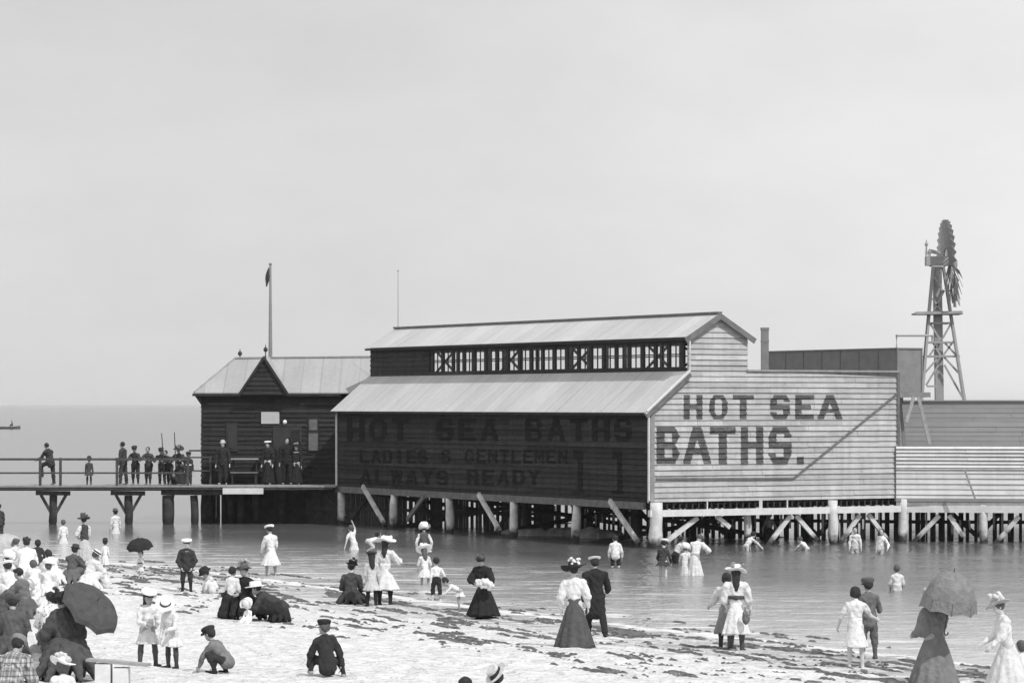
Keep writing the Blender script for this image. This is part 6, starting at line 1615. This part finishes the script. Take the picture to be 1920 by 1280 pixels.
# stool and plank seat at lower left
st = on_sand(215, 1284); bench2 = thing('plank_bench', st, 'rough plank laid on two pale boxes beside the large woman in dark grey', 'bench')
q = MB(); z0 = st.z + .33
q.bar(st + Vector((-.42, .05, .40)), st + Vector((.55, -.12, .33)), .26, .04); q.build('plank', M['edge_trim'], bench2)
for dx, hh_ in ((-.16, .36), (.12, .30)):
    q = MB(); q.box(st.x + dx - .13, st.x + dx + .11, st.y - .16, st.y + .14, st.z - .05, st.z + hh_ - .02); q.build('box_support', M['white_paint'], bench2)
# white paddle-shaped fan beside the fair child
p_ = on_sand(62, 1262); q = MB(); c = at(63, 1208, p_.y - .25); qq = []
for i in range(20):
    a = 2 * math.pi * i / 20; qq.append(c + Vector((math.cos(a) * .085 + math.sin(a) * -.06, 0, math.sin(a) * .22)))
q.prism(qq, (0, .012, 0)); q.bar(c + Vector((.05, .006, -.2)), c + Vector((.09, .006, -.34)), .02, .012)
o = q.build('fan', cloth(.84)); tag(o, 'long white oval paper fan held up beside the child in the grey pinafore', 'fan')

# --- people on the pier
GP = 'people leaning on the pier railing'
D0 = 1.56
def pf(label, px, top, yaw, pose, wear, Y=128.3, feet=908, **kw):
    return figure(label, px, feet, top=top, Y=Y, z=D0, yaw=yaw, pose=pose, wear=wear, group=GP, vox=.016, hands=False, face=False, **kw)
dk = lambda v=.045: [('jacket', v, dict(pad=.026, skirt=.05)), ('trousers', v)]
pf('man in dark suit with one foot raised on the pier rail, alone near the left', 95, 829, 60, mix(lean=16, head=16, tL=(72, 4), sL=-10, tR=(-4, 4), aL=(40, 4), fL=(70, -6), aR=(20, 6), fR=(60, 0)), dk(), hair=(HD, 'short'), kind='man')
pf('small child in dark clothes looking through the pier rails midway', 167, 853, 0, P_STAND, [('dress', .07, dict(hem=.35)), ('stockings', .05)], hair=(HD, 'short'), hat=('bowler', .05))
pf('tall youth in dark suit standing sideways at the pier post, leftmost of the group', 231, 828, 75, mix(tL=(8, 3), tR=(-8, 3)), dk(.06), hair=(HD, 'short'), kind='man')
pf('boy in cap with elbows on the pier rail, second from left in group', 254, 836, 170, P_RAIL, [('jacket', .05), ('knickers', .05, dict(len=.4)), ('stockings', .04)], hair=(HD, 'short'), hat=('cap', .05))
pf('boy leaning on the pier rail with legs crossed, third from the left of the group', 279, 838, 170, mix(P_RAIL, aL=(40, 32), aR=(40, 32), tL=(2, -3), tR=(-8, 6)), [('jacket', .07), ('knickers', .05, dict(len=.4)), ('stockings', .05)], hair=(HD, 'short'))
pf('youth in dark cap in front of the first fishing rod', 304, 840, 170, P_RAIL, dk(), hair=(HD, 'short'), hat=('cap', .04), kind='man')
pf('youth in black bending over the pier rail between the rods', 318, 842, 150, mix(P_RAIL, lean=30), dk(), hair=(HD, 'short'), kind='man')
pf('woman in black with a broad trimmed hat among the group on the pier', 336, 832, 175, P_RAIL, [('bodice', .05, dict(puff=1, name='blouse')), ('skirt', .04, dict(flare=.3))], hair=(HD, 'bun'), hat=('flower', .05, dict(brim=.23, trim=.2)))
pf('figure in dark clothes with a pale sash at the right end of the pier group', 353, 846, 200, P_STAND, dk(.05) + [('sash', .7)], hair=(HD, 'short'), hat=('cap', .05))
pf('boy squatting behind the pier rail in the middle of the group', 327, 870, 180, P_CROUCH, dk(), hair=(HD, 'short'), feet=908)
GQ = 'people standing before the gatehouse'
def gf(label, px, top, yaw, wear, **kw):
    return figure(label, px, 908, top=top, Y=kw.pop('Y', 129.0), z=D0, yaw=yaw, pose=kw.pop('pose', P_STAND), wear=wear, group=GQ, vox=.016, hands=False, face=False, **kw)
gf('man with pale face and dark suit by the left window of the gatehouse', 418, 824, 180, dk(.035), hair=(HD, 'short'), hat=('bowler', .5), kind='man', skin='skin_pale')
gf('woman in black with a bright white hat beside the gatehouse door', 503, 826, 160, [('bodice', .03, dict(puff=1, name='blouse')), ('skirt', .025)], hair=(HD, 'bun'), hat=('sailor', .85), skin='skin_pale')
gf('man in black standing in the gatehouse doorway', 538, 822, 185, dk(.025), hair=(HD, 'short'), kind='man', skin='skin')
gf('woman in black with a pale blouse front right of the gatehouse door', 556, 830, 170, [('bodice', .03, dict(name='blouse')), ('skirt', .025), ('collar', .5)], hair=(HD, 'bun'), hat=('toque', .04), skin='skin')
for i, (px, yt, xt, lb) in enumerate(((308, 812, 303, 'thin fishing rod standing up over the pier group, left one of two'), (330, 810, 327, 'thin fishing rod standing up over the pier group, right one of two'))):
    q = MB(); q.tube([at(px, 880, 127.6), at(xt, yt, 127.2)], [.028, .016], n=6); o = q.build('fishing_rod', M['pier_wood']); tag(o, lb, 'fishing rod', 'fishing rods on the pier')
figure('man sitting in the distant rowing boat', 23, 806, H=1.7, Y=615, z=.18, yaw=90, pose=P_CHAIR, wear=[('jacket', .05), ('trousers', .05)], hair=(HD, 'short'), hat=('cap', .05), vox=.03, hands=False, face=False, kind='man')
